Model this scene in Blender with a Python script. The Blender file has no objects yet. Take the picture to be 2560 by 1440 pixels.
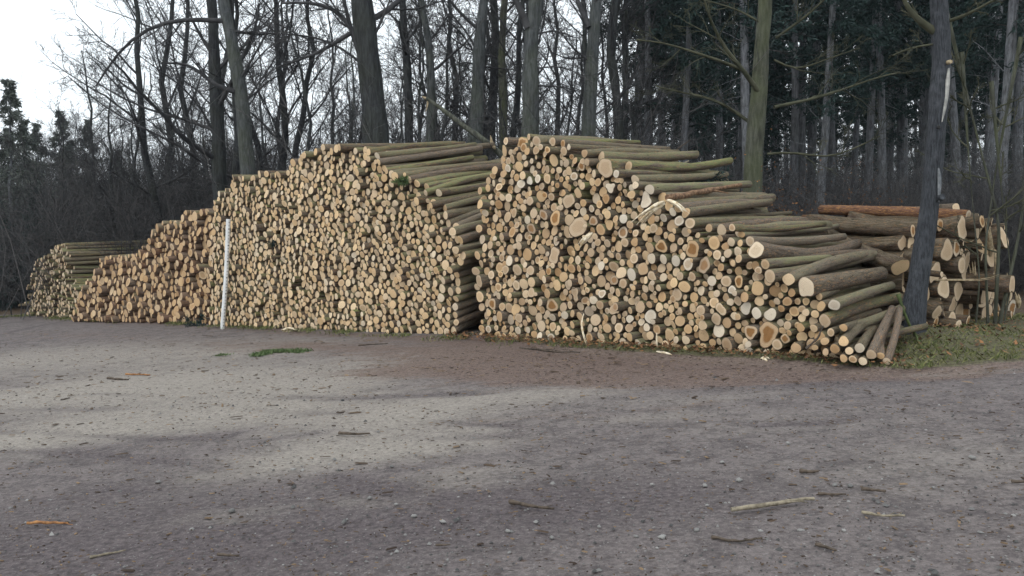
import bpy, math, random
import numpy as np
from mathutils import Vector

random.seed(11)
RNG = np.random.default_rng(11)
SC = bpy.context.scene
COL = SC.collection

# ------------------------------------------------------------------ camera
FPX = 2217.0                      # focal length in pixels of the 2560 px wide photograph
PITCH = math.atan(140.0 / FPX)    # the horizon lies 140 px above the picture's middle
CAMZ = 1.6
cam_d = bpy.data.cameras.new('camera')
cam_d.sensor_width = 36.0
cam_d.lens = 36.0 * FPX / 2560.0
cam_d.clip_start = 0.05
cam_d.clip_end = 3000.0
cam = bpy.data.objects.new('camera', cam_d)
cam.location = (0, 0, CAMZ)
cam.rotation_euler = (math.radians(90) - PITCH, 0, 0)
COL.objects.link(cam)
SC.camera = cam

# ------------------------------------------------------------------ sky, sun, exposure
SUN_EL, SUN_AZ = math.radians(48), math.radians(215)     # behind the camera, to its left
world = bpy.data.worlds.new('World')
SC.world = world
world.use_nodes = True
wn = world.node_tree
wn.nodes.clear()
sky = wn.nodes.new('ShaderNodeTexSky')
sky.sky_type = 'NISHITA'
sky.sun_disc = False
sky.sun_elevation = SUN_EL
sky.sun_rotation = SUN_AZ
sky.air_density = 1.0
sky.dust_density = 3.0
hs = wn.nodes.new('ShaderNodeHueSaturation')
hs.inputs['Saturation'].default_value = 0.35
mixw = wn.nodes.new('ShaderNodeMix')
mixw.data_type = 'RGBA'
mixw.inputs[0].default_value = 0.75                       # an even overcast layer over the clear sky
mixw.inputs[7].default_value = (12.0, 12.9, 13.5, 1)
bg = wn.nodes.new('ShaderNodeBackground')
bg.inputs['Strength'].default_value = 0.12
wo = wn.nodes.new('ShaderNodeOutputWorld')
wn.links.new(sky.outputs[0], hs.inputs['Color'])
wn.links.new(hs.outputs[0], mixw.inputs[6])
wn.links.new(mixw.outputs[2], bg.inputs['Color'])
wn.links.new(bg.outputs[0], wo.inputs['Surface'])

sun_d = bpy.data.lights.new('sun', 'SUN')
sun_d.energy = 0.6
sun_d.angle = math.radians(30)
sun_d.color = (1.0, 0.96, 0.9)
sun = bpy.data.objects.new('sun', sun_d)
sdir = Vector((math.sin(SUN_AZ) * math.cos(SUN_EL), math.cos(SUN_AZ) * math.cos(SUN_EL), math.sin(SUN_EL)))
sun.rotation_euler = (-sdir).to_track_quat('-Z', 'Y').to_euler()
sun.location = sdir * 60
COL.objects.link(sun)

SC.view_settings.view_transform = 'Standard'
SC.view_settings.look = 'None'
SC.view_settings.exposure = 0.12
SC.view_settings.gamma = 1.0
SC.view_settings.use_curve_mapping = False
SC.render.engine = 'CYCLES'
SC.cycles.max_bounces = 4
SC.cycles.diffuse_bounces = 2
SC.cycles.glossy_bounces = 2
SC.cycles.use_adaptive_sampling = True
SC.cycles.adaptive_threshold = 0.025
SC.cycles.adaptive_min_samples = 20

# ------------------------------------------------------------------ helpers
def sstep(a, b, x):
    t = np.clip((np.asarray(x, float) - a) / (b - a), 0, 1)
    return t * t * (3 - 2 * t)

_perm = np.random.default_rng(3).random((256, 256))
def vnoise(x, y, s):
    x = np.asarray(x, float) * s + 57.3; y = np.asarray(y, float) * s + 91.7
    xi = np.floor(x).astype(int); yi = np.floor(y).astype(int)
    fx = x - xi; fy = y - yi
    fx = fx * fx * (3 - 2 * fx); fy = fy * fy * (3 - 2 * fy)
    a = _perm[xi % 256, yi % 256]; b = _perm[(xi + 1) % 256, yi % 256]
    c = _perm[xi % 256, (yi + 1) % 256]; d = _perm[(xi + 1) % 256, (yi + 1) % 256]
    return (a * (1 - fx) + b * fx) * (1 - fy) + (c * (1 - fx) + d * fx) * fy

def fbm(x, y, s):
    return (vnoise(x, y, s) + .5 * vnoise(x, y, s * 2.1) + .25 * vnoise(x, y, s * 4.3)) / 1.75

def ground_z(x, y):
    """the yard falls gently to the left"""
    x = np.asarray(x, float)
    xs = np.clip(x, -18, 5)
    return 0.063 * (xs + 0.5) + .11 * np.exp(-((x - 4.75) / .75) ** 2 - ((np.asarray(y, float) - 10.2) / .7) ** 2)

def gz(x, y):
    return float(ground_z(x, y))

FWD = np.array([0, math.cos(PITCH), -math.sin(PITCH)])
UPV = np.array([0, math.sin(PITCH), math.cos(PITCH)])
def at(px, py, d):
    """the point at forward distance d that the photograph shows at pixel px, py"""
    r = FWD + np.array([1.0, 0, 0]) * ((px - 1280) / FPX) + UPV * ((720 - py) / FPX)
    return np.array([0, 0, CAMZ]) + r * (d / r[1])

def on_ground(px, py):
    """where the ray of a pixel meets the yard"""
    lo, hi = 2.0, 60.0
    for _ in range(40):
        m = .5 * (lo + hi)
        p = at(px, py, m)
        if p[2] > gz(p[0], p[1]): lo = m
        else: hi = m
    p = at(px, py, lo)
    return np.array([p[0], p[1], gz(p[0], p[1])])

def unit(v):
    v = np.asarray(v, float)
    return v / (np.linalg.norm(v, axis=-1, keepdims=True) + 1e-12)

def make_mesh(name, V, quads=None, tris=None, attrs=None, mat=None, smooth=True):
    """fast mesh from arrays; attrs = {name: (type, per-vertex array)}"""
    me = bpy.data.meshes.new(name)
    V = np.asarray(V, np.float32)
    quads = np.zeros((0, 4), np.int32) if quads is None or len(quads) == 0 else np.asarray(quads, np.int32)
    tris = np.zeros((0, 3), np.int32) if tris is None or len(tris) == 0 else np.asarray(tris, np.int32)
    nq, nt = len(quads), len(tris)
    me.vertices.add(len(V)); me.vertices.foreach_set('co', V.ravel())
    loops = np.concatenate([quads.ravel(), tris.ravel()]).astype(np.int32)
    me.loops.add(len(loops)); me.loops.foreach_set('vertex_index', loops)
    me.polygons.add(nq + nt)
    starts = np.concatenate([np.arange(nq) * 4, nq * 4 + np.arange(nt) * 3]).astype(np.int32)
    me.polygons.foreach_set('loop_start', starts)
    me.update(calc_edges=True)
    if smooth:
        me.polygons.foreach_set('use_smooth', np.ones(nq + nt, bool))
    if attrs:
        for k, (ty, arr) in attrs.items():
            a = me.attributes.new(k, ty, 'POINT')
            arr = np.asarray(arr, np.float32)
            a.data.foreach_set('color' if ty == 'FLOAT_COLOR' else ('vector' if ty == 'FLOAT_VECTOR' else 'value'), arr.ravel())
    if mat: me.materials.append(mat)
    me.update()
    return me

def link(name, data, parent=None, loc=None, label=None, category=None, group=None, kind=None):
    o = bpy.data.objects.new(name, data)
    COL.objects.link(o)
    if parent is not None: o.parent = parent
    if loc is not None: o.location = tuple(float(c) for c in loc)
    if label: o['label'] = label
    if category: o['category'] = category
    if group: o['group'] = group
    if kind: o['kind'] = kind
    return o

class Acc:
    """collects arrays for one mesh"""
    def __init__(s): s.V = []; s.Q = []; s.T = []; s.A = {}; s.n = 0
    def add(s, V, Q=None, T=None, **attrs):
        V = np.asarray(V, float)
        if Q is not None and len(Q): s.Q.append(np.asarray(Q) + s.n)
        if T is not None and len(T): s.T.append(np.asarray(T) + s.n)
        for k, a in attrs.items(): s.A.setdefault(k, []).append(np.asarray(a, float))
        s.V.append(V); s.n += len(V)
    def mesh(s, name, mat, smooth=True):
        A = {}
        for k, l in s.A.items():
            a = np.concatenate(l)
            A[k] = ({4: 'FLOAT_COLOR', 3: 'FLOAT_VECTOR'}[a.shape[1]], a)
        return make_mesh(name, np.concatenate(s.V), np.concatenate(s.Q) if s.Q else None,
                         np.concatenate(s.T) if s.T else None, A, mat, smooth)

ORD = ['', 'first', 'second', 'third', 'fourth', 'fifth', 'sixth', 'seventh', 'eighth', 'ninth', 'tenth', 'eleventh', 'twelfth',
       'thirteenth', 'fourteenth', 'fifteenth', 'sixteenth', 'seventeenth', 'eighteenth', 'nineteenth', 'twentieth']
def ordinal(n):
    if n < len(ORD): return ORD[n]
    return '%d%s' % (n, 'th' if 10 <= n % 100 <= 20 else {1: 'st', 2: 'nd', 3: 'rd'}.get(n % 10, 'th'))

# ------------------------------------------------------------------ materials
class NT:
    def __init__(s, name):
        s.m = bpy.data.materials.new(name); s.m.use_nodes = True
        s.t = s.m.node_tree; s.t.nodes.clear()
        s.out = s.t.nodes.new('ShaderNodeOutputMaterial')
        s.b = s.t.nodes.new('ShaderNodeBsdfPrincipled')
        s.b.inputs['Roughness'].default_value = 0.9
        s.b.inputs['Specular IOR Level'].default_value = 0.25
        s.t.links.new(s.b.outputs[0], s.out.inputs['Surface'])
    def n(s, ty, **kw):
        x = s.t.nodes.new(ty)
        for k, v in kw.items(): setattr(x, k, v)
        return x
    def put(s, sock, v):
        if hasattr(v, 'links') or isinstance(v, bpy.types.NodeSocket): s.t.links.new(v, sock)
        elif isinstance(v, (tuple, list)):
            sock.default_value = tuple(v) + (1,) if len(v) == 3 and len(sock.default_value) == 4 else tuple(v)
        else: sock.default_value = v
    def attr(s, name):
        return s.n('ShaderNodeAttribute', attribute_name=name)
    def sep(s, v):
        x = s.n('ShaderNodeSeparateColor'); s.put(x.inputs[0], v); return x.outputs
    def math(s, op, a, b=0.0, clamp=False):
        x = s.n('ShaderNodeMath', operation=op, use_clamp=clamp); s.put(x.inputs[0], a); s.put(x.inputs[1], b); return x.outputs[0]
    def noise(s, vec, scale, detail=3.0, rough=.55):
        x = s.n('ShaderNodeTexNoise'); s.put(x.inputs['Vector'], vec)
        x.inputs['Scale'].default_value = scale; x.inputs['Detail'].default_value = detail; x.inputs['Roughness'].default_value = rough
        return x.outputs[0]
    def voro(s, vec, scale, feature='F1'):
        x = s.n('ShaderNodeTexVoronoi', feature=feature); s.put(x.inputs['Vector'], vec); x.inputs['Scale'].default_value = scale
        return x.outputs
    def ramp(s, v, a, b):
        x = s.n('ShaderNodeMapRange', interpolation_type='SMOOTHSTEP'); s.put(x.inputs[0], v)
        x.inputs[1].default_value = a; x.inputs[2].default_value = b; return x.outputs[0]
    def mix(s, f, a, b, mode='MIX'):
        x = s.n('ShaderNodeMix', data_type='RGBA', blend_type=mode); s.put(x.inputs[0], f); s.put(x.inputs[6], a); s.put(x.inputs[7], b); return x.outputs[2]
    def mapping(s, vec, scale):
        x = s.n('ShaderNodeMapping'); s.put(x.inputs[0], vec); x.inputs['Scale'].default_value = scale; return x.outputs[0]
    def obj(s):
        return s.n('ShaderNodeTexCoord').outputs['Object']
    def geo(s): return s.n('ShaderNodeNewGeometry').outputs
    def bump(s, h, strength, dist=.01):
        x = s.n('ShaderNodeBump'); x.inputs['Strength'].default_value = strength; x.inputs['Distance'].default_value = dist
        s.put(x.inputs['Height'], h); s.t.links.new(x.outputs[0], s.b.inputs['Normal'])
    def color(s, c): s.put(s.b.inputs['Base Color'], c)

def mat_cut_wood():
    """sawn end grain; tone = (brightness, greyness, heartwood strength, random)"""
    n = NT('cut_wood')
    luv = n.attr('luv').outputs['Vector']
    t = n.attr('tone'); R, G, B = n.sep(t.outputs['Color'])[:3]; Rn = t.outputs['Alpha']
    ln = n.n('ShaderNodeVectorMath', operation='LENGTH'); n.put(ln.inputs[0], n.mapping(luv, (1, 1, 0)))
    rad = ln.outputs['Value']
    no = n.noise(luv, 2.2, 3)
    wob = n.math('ADD', rad, n.math('MULTIPLY', n.math('SUBTRACT', no, .5), .28))
    sap = n.mix(R, (.37, .208, .094), (.80, .58, .335))
    grey = n.mix(R, (.40, .34, .265), (.76, .69, .565))
    base = n.mix(G, sap, grey)
    heart = n.mix(no, (.20, .095, .032), (.40, .205, .075))
    base = n.mix(n.math('MULTIPLY', n.ramp(wob, .74, .52), B), base, heart)
    rings = n.math('SINE', n.math('MULTIPLY', wob, 46.0))
    base = n.mix(n.math('MULTIPLY', n.ramp(rings, -.2, 1.0), .24), base, (.30, .18, .09))
    sawn = n.noise(n.mapping(luv, (3, 22, 1)), 2.0, 2)
    base = n.mix(n.math('MULTIPLY', n.ramp(sawn, .5, .75), .22), base, (.38, .26, .15))
    base = n.mix(n.math('MULTIPLY', n.ramp(no, .62, .74), .35), base, (.28, .17, .09))
    base = n.mix(n.math('MULTIPLY', n.ramp(rad, .93, .99), .6), base, (.16, .085, .045))
    n.color(base); n.b.inputs['Roughness'].default_value = .85
    n.bump(sawn, .25, .006)
    return n.m

def mat_log_bark():
    """tone = (brightness, green algae, orange flaking, redness); luv = (round, round, along)"""
    n = NT('log_bark')
    luv = n.attr('luv').outputs['Vector']
    t = n.attr('tone'); R, G, B = n.sep(t.outputs['Color'])[:3]; A = t.outputs['Alpha']
    obj = n.obj()
    n1 = n.noise(luv, 3.0, 4, .65); n2 = n.noise(luv, 7.0, 3, .6); n3 = n.noise(luv, 1.1, 2); n4 = n.noise(luv, 18, 2)
    base = n.mix(n.ramp(n1, .35, .68), (.038, .028, .021), (.125, .100, .078))
    base = n.mix(n.math('MULTIPLY', n.ramp(n4, .45, .7), .5), base, (.19, .158, .125))
    base = n.mix(n.math('MULTIPLY', A, .7), base, n.mix(n1, (.085, .036, .024), (.27, .125, .075)))
    nz = n.n('ShaderNodeSeparateXYZ'); n.put(nz.inputs[0], n.geo()['Normal'])
    grn = n.math('MULTIPLY', n.ramp(n.math('ADD', n3, n.math('MULTIPLY', nz.outputs[2], .16)), .38, .62), G)
    base = n.mix(n.math('MULTIPLY', grn, .8), base, n.mix(n2, (.085, .105, .03), (.27, .285, .12)))
    fl = n.math('MULTIPLY', n.ramp(n.math('ADD', n2, n.math('MULTIPLY', n.math('MAXIMUM', n.math('SUBTRACT', B, 1.0), 0.0), .16)), .57, .62), B, True)
    base = n.mix(fl, base, n.mix(n4, (.20, .085, .032), (.46, .25, .105)))
    base = n.mix(n.math('MULTIPLY', R, .40), base, n.mix(n4, (.13, .11, .085), (.44, .385, .31)))
    base = n.mix(n.math('MULTIPLY', n.ramp(n.noise(luv, 5.0, 2), .66, .70), .8), base, (.022, .018, .014))
    n.color(base)
    n.bump(n.math('ADD', n1, n.math('MULTIPLY', n4, .6)), .8, .015)
    n.b.inputs['Specular IOR Level'].default_value = .1
    return n.m

def mat_tree_bark(name, dark, light, moss=0.0, grey=(.17, .17, .165), scale=1.0):
    n = NT(name)
    obj = n.obj()
    v = n.mapping(obj, (9 * scale, 9 * scale, 1.4 * scale))
    n1 = n.noise(v, 2.2, 5, .65); n2 = n.noise(obj, .9, 3); n3 = n.noise(obj, 6, 4)
    base = n.mix(n.ramp(n1, .32, .7), dark, light)
    base = n.mix(n.math('MULTIPLY', n.ramp(n3, .55, .72), .45), base, grey)
    if moss:
        base = n.mix(n.math('MULTIPLY', n.ramp(n2, .42, .62), moss), base, (.085, .098, .045))
    n.color(base)
    n.bump(n1, 1.0, .03)
    return n.m

def mat_flat(name, a, b, scale=8.0, rough=.85, bump=.2):
    n = NT(name)
    obj = n.obj()
    n1 = n.noise(obj, scale, 4)
    n.color(n.mix(n.ramp(n1, .3, .7), a, b)); n.b.inputs['Roughness'].default_value = rough
    if bump: n.bump(n1, bump, .01)
    return n.m

def mat_tinted(name, a, b, rough=.85, woody=False):
    """colour runs from a to b with the mesh's own per-piece random attribute"""
    n = NT(name)
    t = n.sep(n.attr('tone').outputs['Color'])
    c = n.mix(t[0], a, b)
    if woody: c = n.mix(n.ramp(t[1], .98, 1.0), c, (.045, .040, .036))     # the twigs that carry the needles
    n.color(c); n.b.inputs['Roughness'].default_value = rough
    return n.m

def mat_ground():
    n = NT('yard_ground')
    obj = n.obj()
    t = n.attr('mask'); dry, red, forest = n.sep(t.outputs['Color'])[:3]; verge = t.outputs['Alpha']
    big = n.noise(obj, .8, 3, .6); mid = n.noise(obj, 4.5, 4, .7); fine = n.noise(obj, 26, 3, .75); grit = n.noise(obj, 90, 2, .7)
    streak = n.noise(n.mapping(obj, (.7, 2.6, 1)), 2.2, 4, .7)
    base = n.mix(n.ramp(n.math('ADD', n.math('MULTIPLY', mid, .5), n.math('MULTIPLY', fine, .5)), .36, .64), (.082, .069, .069), (.190, .163, .157))
    damp_shade = n.sep(n.attr('damp_shade').outputs['Color'])[0]  # mask of damp streaks, ruts and the shade painted at lower left
    base = n.mix(n.ramp(n.math('ADD', damp_shade, n.math('MULTIPLY', n.math('SUBTRACT', mid, .5), 1.2)), .25, .85), base, n.mix(n.ramp(fine, .3, .7), (.054, .044, .047), (.134, .111, .112)))
    d = n.ramp(n.math('ADD', dry, n.math('MULTIPLY', n.math('SUBTRACT', n.math('ADD', n.math('MULTIPLY', mid, .4), n.math('ADD', n.math('MULTIPLY', streak, .4), n.math('MULTIPLY', big, .2))), .5), 1.25)), -.05, 1.05)
    base = n.mix(d, base, n.mix(n.ramp(fine, .3, .7), (.215, .190, .165), (.335, .302, .265)))
    r = n.ramp(n.math('ADD', red, n.math('MULTIPLY', n.math('SUBTRACT', streak, .5), 1.3)), .32, .72)
    base = n.mix(n.math('MULTIPLY', r, .8), base, n.mix(n.ramp(fine, .3, .7), (.085, .054, .044), (.20, .142, .116)))
    base = n.mix(n.ramp(n.math('ADD', forest, n.math('MULTIPLY', n.math('SUBTRACT', mid, .5), .6)), .35, .7), base, n.mix(fine, (.035, .026, .018), (.12, .078, .045)))
    base = n.mix(n.ramp(n.math('ADD', verge, n.math('MULTIPLY', n.math('SUBTRACT', mid, .5), .7)), .4, .75), base, n.mix(n.ramp(fine, .35, .65), (.055, .045, .028), (.13, .125, .06)))
    # single light and dark grains
    v = n.voro(obj, 48); vc = n.sep(v['Color'])
    peb = n.math('MULTIPLY', n.ramp(v['Distance'], .34, .22), n.ramp(vc[0], .84, .90))
    base = n.mix(n.math('MULTIPLY', peb, .45), base, n.mix(vc[1], (.10, .10, .10), (.42, .41, .39)))
    v2 = n.voro(n.mapping(obj, (1, 1.6, 1)), 15); vd = n.sep(v2['Color'])
    drk = n.math('MULTIPLY', n.ramp(v2['Distance'], .30, .20), n.ramp(vd[0], .78, .84))
    base = n.mix(n.math('MULTIPLY', drk, .7), base, n.mix(vd[1], (.03, .026, .024), (.11, .065, .04)))
    base = n.mix(n.math('MULTIPLY', n.ramp(grit, .35, .75), .5), base, n.mix(.5, base, (.02, .02, .02)))
    spk = n.noise(n.mapping(obj, (1, 2.0, 1)), 11, 4, .8)
    base = n.mix(n.math('MULTIPLY', n.ramp(spk, .57, .68), .55), base, (.045, .036, .032))
    base = n.mix(n.math('MULTIPLY', n.ramp(n.noise(obj, 38, 3, .8), .60, .70), .38), base, (.34, .32, .30))
    n.color(base); n.b.inputs['Roughness'].default_value = .95
    n.bump(n.math('ADD', n.math('MULTIPLY', fine, .8), n.math('ADD', n.math('MULTIPLY', grit, .4), n.math('MULTIPLY', peb, .5))), .55, .02)
    return n.m

M_CUT = mat_cut_wood(); M_BARK = mat_log_bark(); M_GROUND = mat_ground()
M_BEECH = mat_tree_bark('smooth_grey_bark', (.038, .041, .043), (.098, .105, .106), .25, (.135, .145, .148))
M_OAK = mat_tree_bark('dark_furrowed_bark', (.016, .017, .019), (.047, .050, .054), .12, (.064, .068, .073))
M_MOSSY = mat_tree_bark('mossy_bark', (.035, .036, .028), (.105, .108, .085), .5, (.12, .125, .105))
M_BLUEGREY = mat_tree_bark('slate_grey_bark', (.028, .031, .036), (.085, .091, .102), 0, (.12, .128, .14), 3.2)
M_PINE = mat_tree_bark('conifer_bark', (.065, .067, .074), (.19, .196, .21), .1, (.26, .268, .29))
M_TWIG = mat_flat('twig_bark', (.027, .027, .029), (.066, .065, .067), 3.0, .9, 0)
M_TWIGM = mat_flat('mossy_twig_bark', (.036, .038, .024), (.085, .085, .055), 3.0, .9, 0)
M_NEEDLE = mat_tinted('conifer_needles', (.010, .023, .022), (.036, .062, .054), .85, True)
M_LARCH = mat_tinted('brownish_needles', (.048, .060, .054), (.15, .165, .14), .85, True)
M_LEAF = mat_tinted('dry_leaves', (.060, .032, .018), (.27, .135, .06))
M_BRUSH = mat_tinted('thicket_stems', (.030, .031, .034), (.115, .108, .105))
M_GRASS = mat_tinted('grass_blades', (.050, .070, .018), (.20, .20, .085))
M_GREEN = mat_tinted('fresh_green_blades', (.045, .075, .028), (.13, .18, .07))
M_STONE = mat_tinted('gravel_stone', (.06, .059, .058), (.27, .262, .25))
M_CHIP = mat_tinted('bark_chips', (.040, .027, .020), (.24, .165, .10))
M_SPLINT = mat_flat('fresh_splintered_wood', (.50, .38, .22), (.86, .77, .60), 22, .8, .3)
M_WHITE = mat_flat('white_paint', (.70, .71, .70), (.84, .85, .84), 5, .5, 0)
M_BLACK = mat_flat('black_paint', (.02, .02, .02), (.04, .04, .04), 5, .6, 0)

# ------------------------------------------------------------------ ground
P3L, P3R = np.array([-.48, 13.38]), np.array([3.77, 8.81])        # foot of the right stack
P2L, P2R = np.array([-6.32, 18.55]), np.array([-.86, 13.68])      # foot of the middle stack
P1L, P1R = np.array([-11.2, 22.4]), np.array([-6.45, 18.95])      # foot of the brown stack
P0L, P0R = np.array([-14.1, 25.9]), np.array([-10.9, 22.75])      # foot of the far stack

def build_ground():
    def axis(lo, hi, step, far):
        fine = np.arange(lo, hi + 1e-6, step)
        g = step * np.cumsum(1.22 ** np.arange(1, 46))
        g = g[g < far]
        return np.concatenate([lo - g[::-1], fine, hi + g])
    xs = axis(-17, 9, .085, 900); ys = axis(2.2, 20, .085, 900)
    ys = ys[ys > -60]
    X, Y = np.meshgrid(xs, ys)
    Z = ground_z(X, Y)
    near = sstep(60, 20, np.hypot(X, Y))
    Z = Z + near * ((fbm(X, Y, .5) - .5) * .05 + (fbm(X, Y, 2.6) - .5) * .022 + (vnoise(X, Y, 9) - .5) * .008)
    # which side of the row of stacks
    line = np.full(X.shape, 0.)
    bx = np.array([-40, -14.4, -10.9, -6.4, -.7, 3.75, 4.2, 40]); by = np.array([27, 26.2, 22.9, 18.9, 13.5, 9.0, 8.95, 9.3])
    edge = np.interp(X, bx, by)
    beyond = Y - edge
    n1 = fbm(X, Y, .45); n2 = fbm(X + 40, Y, 1.2)
    yard = sstep(.3, -.3, beyond)
    def blob(cx, cy, rx, ry, rot=0):
        c, s = math.cos(rot), math.sin(rot)
        u = (X - cx) * c + (Y - cy) * s; v = -(X - cx) * s + (Y - cy) * c
        return np.exp(-((u / rx) ** 2 + (v / ry) ** 2))
    # pale dry gravel: overlapping patches, each a spot on the yard
    keep = np.ones(X.shape)
    for (px, py, a, rx, ry) in [(120, 985, .8, 1.3, .9), (430, 960, .8, 1.2, 1.0), (740, 960, .75, 1.1, .9), (260, 1060, .8, .8, .6), (640, 1025, .85, .9, .6), (980, 1040, .8, .8, .55), (880, 1120, .75, .6, .38),
                                (660, 1165, .55, .5, .28), (1120, 1100, .6, .5, .35), (40, 1100, .9, .6, .5), (1330, 990, .55, .9, .35), (60, 900, .6, 2.4, 1.6), (520, 885, .5, 2.0, 1.3), (1000, 900, .4, 1.2, .8),
                                (1150, 1190, .35, .45, .2), (560, 1290, .3, .3, .12), (1750, 1000, .3, .9, .2), (1650, 1040, .35, .5, .12), (2400, 1150, .3, .9, .5), (1000, 1240, .3, .5, .12), (2000, 1050, .25, .8, .3)]:
        c = on_ground(px, py); keep *= 1 - min(a * 1.2, .97) * blob(c[0], c[1], rx * 1.25, ry * 1.4, .12)
    dry = 1 - keep
    for (px, py, a, rx, ry) in [(120, 1200, .8, .5, .16), (260, 1150, .75, .35, .14), (360, 1105, .8, .28, .14), (520, 1085, .7, .4, .12), (60, 965, .35, .5, .1), (760, 1085, .3, .35, .08), (980, 1175, .4, .5, .07)]:
        c = on_ground(px, py); dry = dry - a * blob(c[0], c[1], rx, ry, .35)
    strip = sstep(.32, .16, np.abs(beyond + .75 + .25 * (n2 - .5))) * sstep(-.5, 1.2, X) * sstep(5.5, 3.8, X)
    dry = dry + .75 * strip
    red = .55 * sstep(-1.6, -.2, beyond) + 1.0 * blob(.4, 10.6, 2.4, 1.5, -.45) + .6 * blob(-3.2, 13.6, 3.2, .8, -.6) + .6 * blob(2.2, 8.6, 2.2, .5, -.25) + .45 * blob(.8, 7.4, 1.6, .22, .1) + .4 * blob(-1.5, 10.4, 1.6, .4, -.2) + .45 * blob(-9, 18.2, 5, 1.1, -.6) + .4 * blob(1.6, 9.0, 1.5, .5, -.2)
    forest = sstep(.4, 1.5, beyond)
    forest = np.where((X > 3.7), sstep(3.2, 5.5, beyond), forest)
    verge = sstep(-.75, -.35, beyond + .25 * (n2 - .5)) * sstep(-.6, .8, X) * (1 - forest)
    verge = np.maximum(verge, .55 * sstep(-.35, .0, beyond) * sstep(-16, -12, X) * (1 - forest) * (X < .5))
    Z = Z + .05 * verge * near
    damp_shade = .8 * blob(-2.2, 4.6, 1.8, .9, .1) + .5 * blob(-2.4, 6.0, .8, .25, .45) + .5 * blob(.2, 5.0, 1.5, .5) + .55 * blob(2.2, 10.2, 2.0, .35, -.55) + .5 * blob(3.5, 8.2, 1.6, .35) + .25  # first blob paints the lower-left foreground shade; the others are damp ground
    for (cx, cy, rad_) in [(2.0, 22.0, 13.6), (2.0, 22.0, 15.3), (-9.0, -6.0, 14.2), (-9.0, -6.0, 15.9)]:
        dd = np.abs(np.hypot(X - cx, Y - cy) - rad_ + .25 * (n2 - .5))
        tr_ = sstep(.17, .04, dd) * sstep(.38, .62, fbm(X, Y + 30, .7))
        damp_shade = damp_shade + .45 * tr_; dry = dry - .3 * tr_
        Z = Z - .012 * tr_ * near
    damp_shade = np.stack([np.clip(damp_shade, 0, 1)] * 4, -1).reshape(-1, 4)
    mask = np.stack([np.clip(dry, 0, 1) * yard, np.clip(red, 0, 1) * yard, forest, verge], -1)
    ny, nx = X.shape
    idx = np.arange(ny * nx).reshape(ny, nx)
    Q = np.stack([idx[:-1, :-1], idx[:-1, 1:], idx[1:, 1:], idx[1:, :-1]], -1).reshape(-1, 4)
    me = make_mesh('ground', np.stack([X, Y, Z], -1).reshape(-1, 3), Q, None, {'mask': ('FLOAT_COLOR', mask.reshape(-1, 4)), 'damp_shade': ('FLOAT_COLOR', damp_shade)}, M_GROUND)
    link('ground', me, kind='structure', label='gravel and dirt yard with pale dry patches and forest floor behind')
build_ground()

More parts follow.
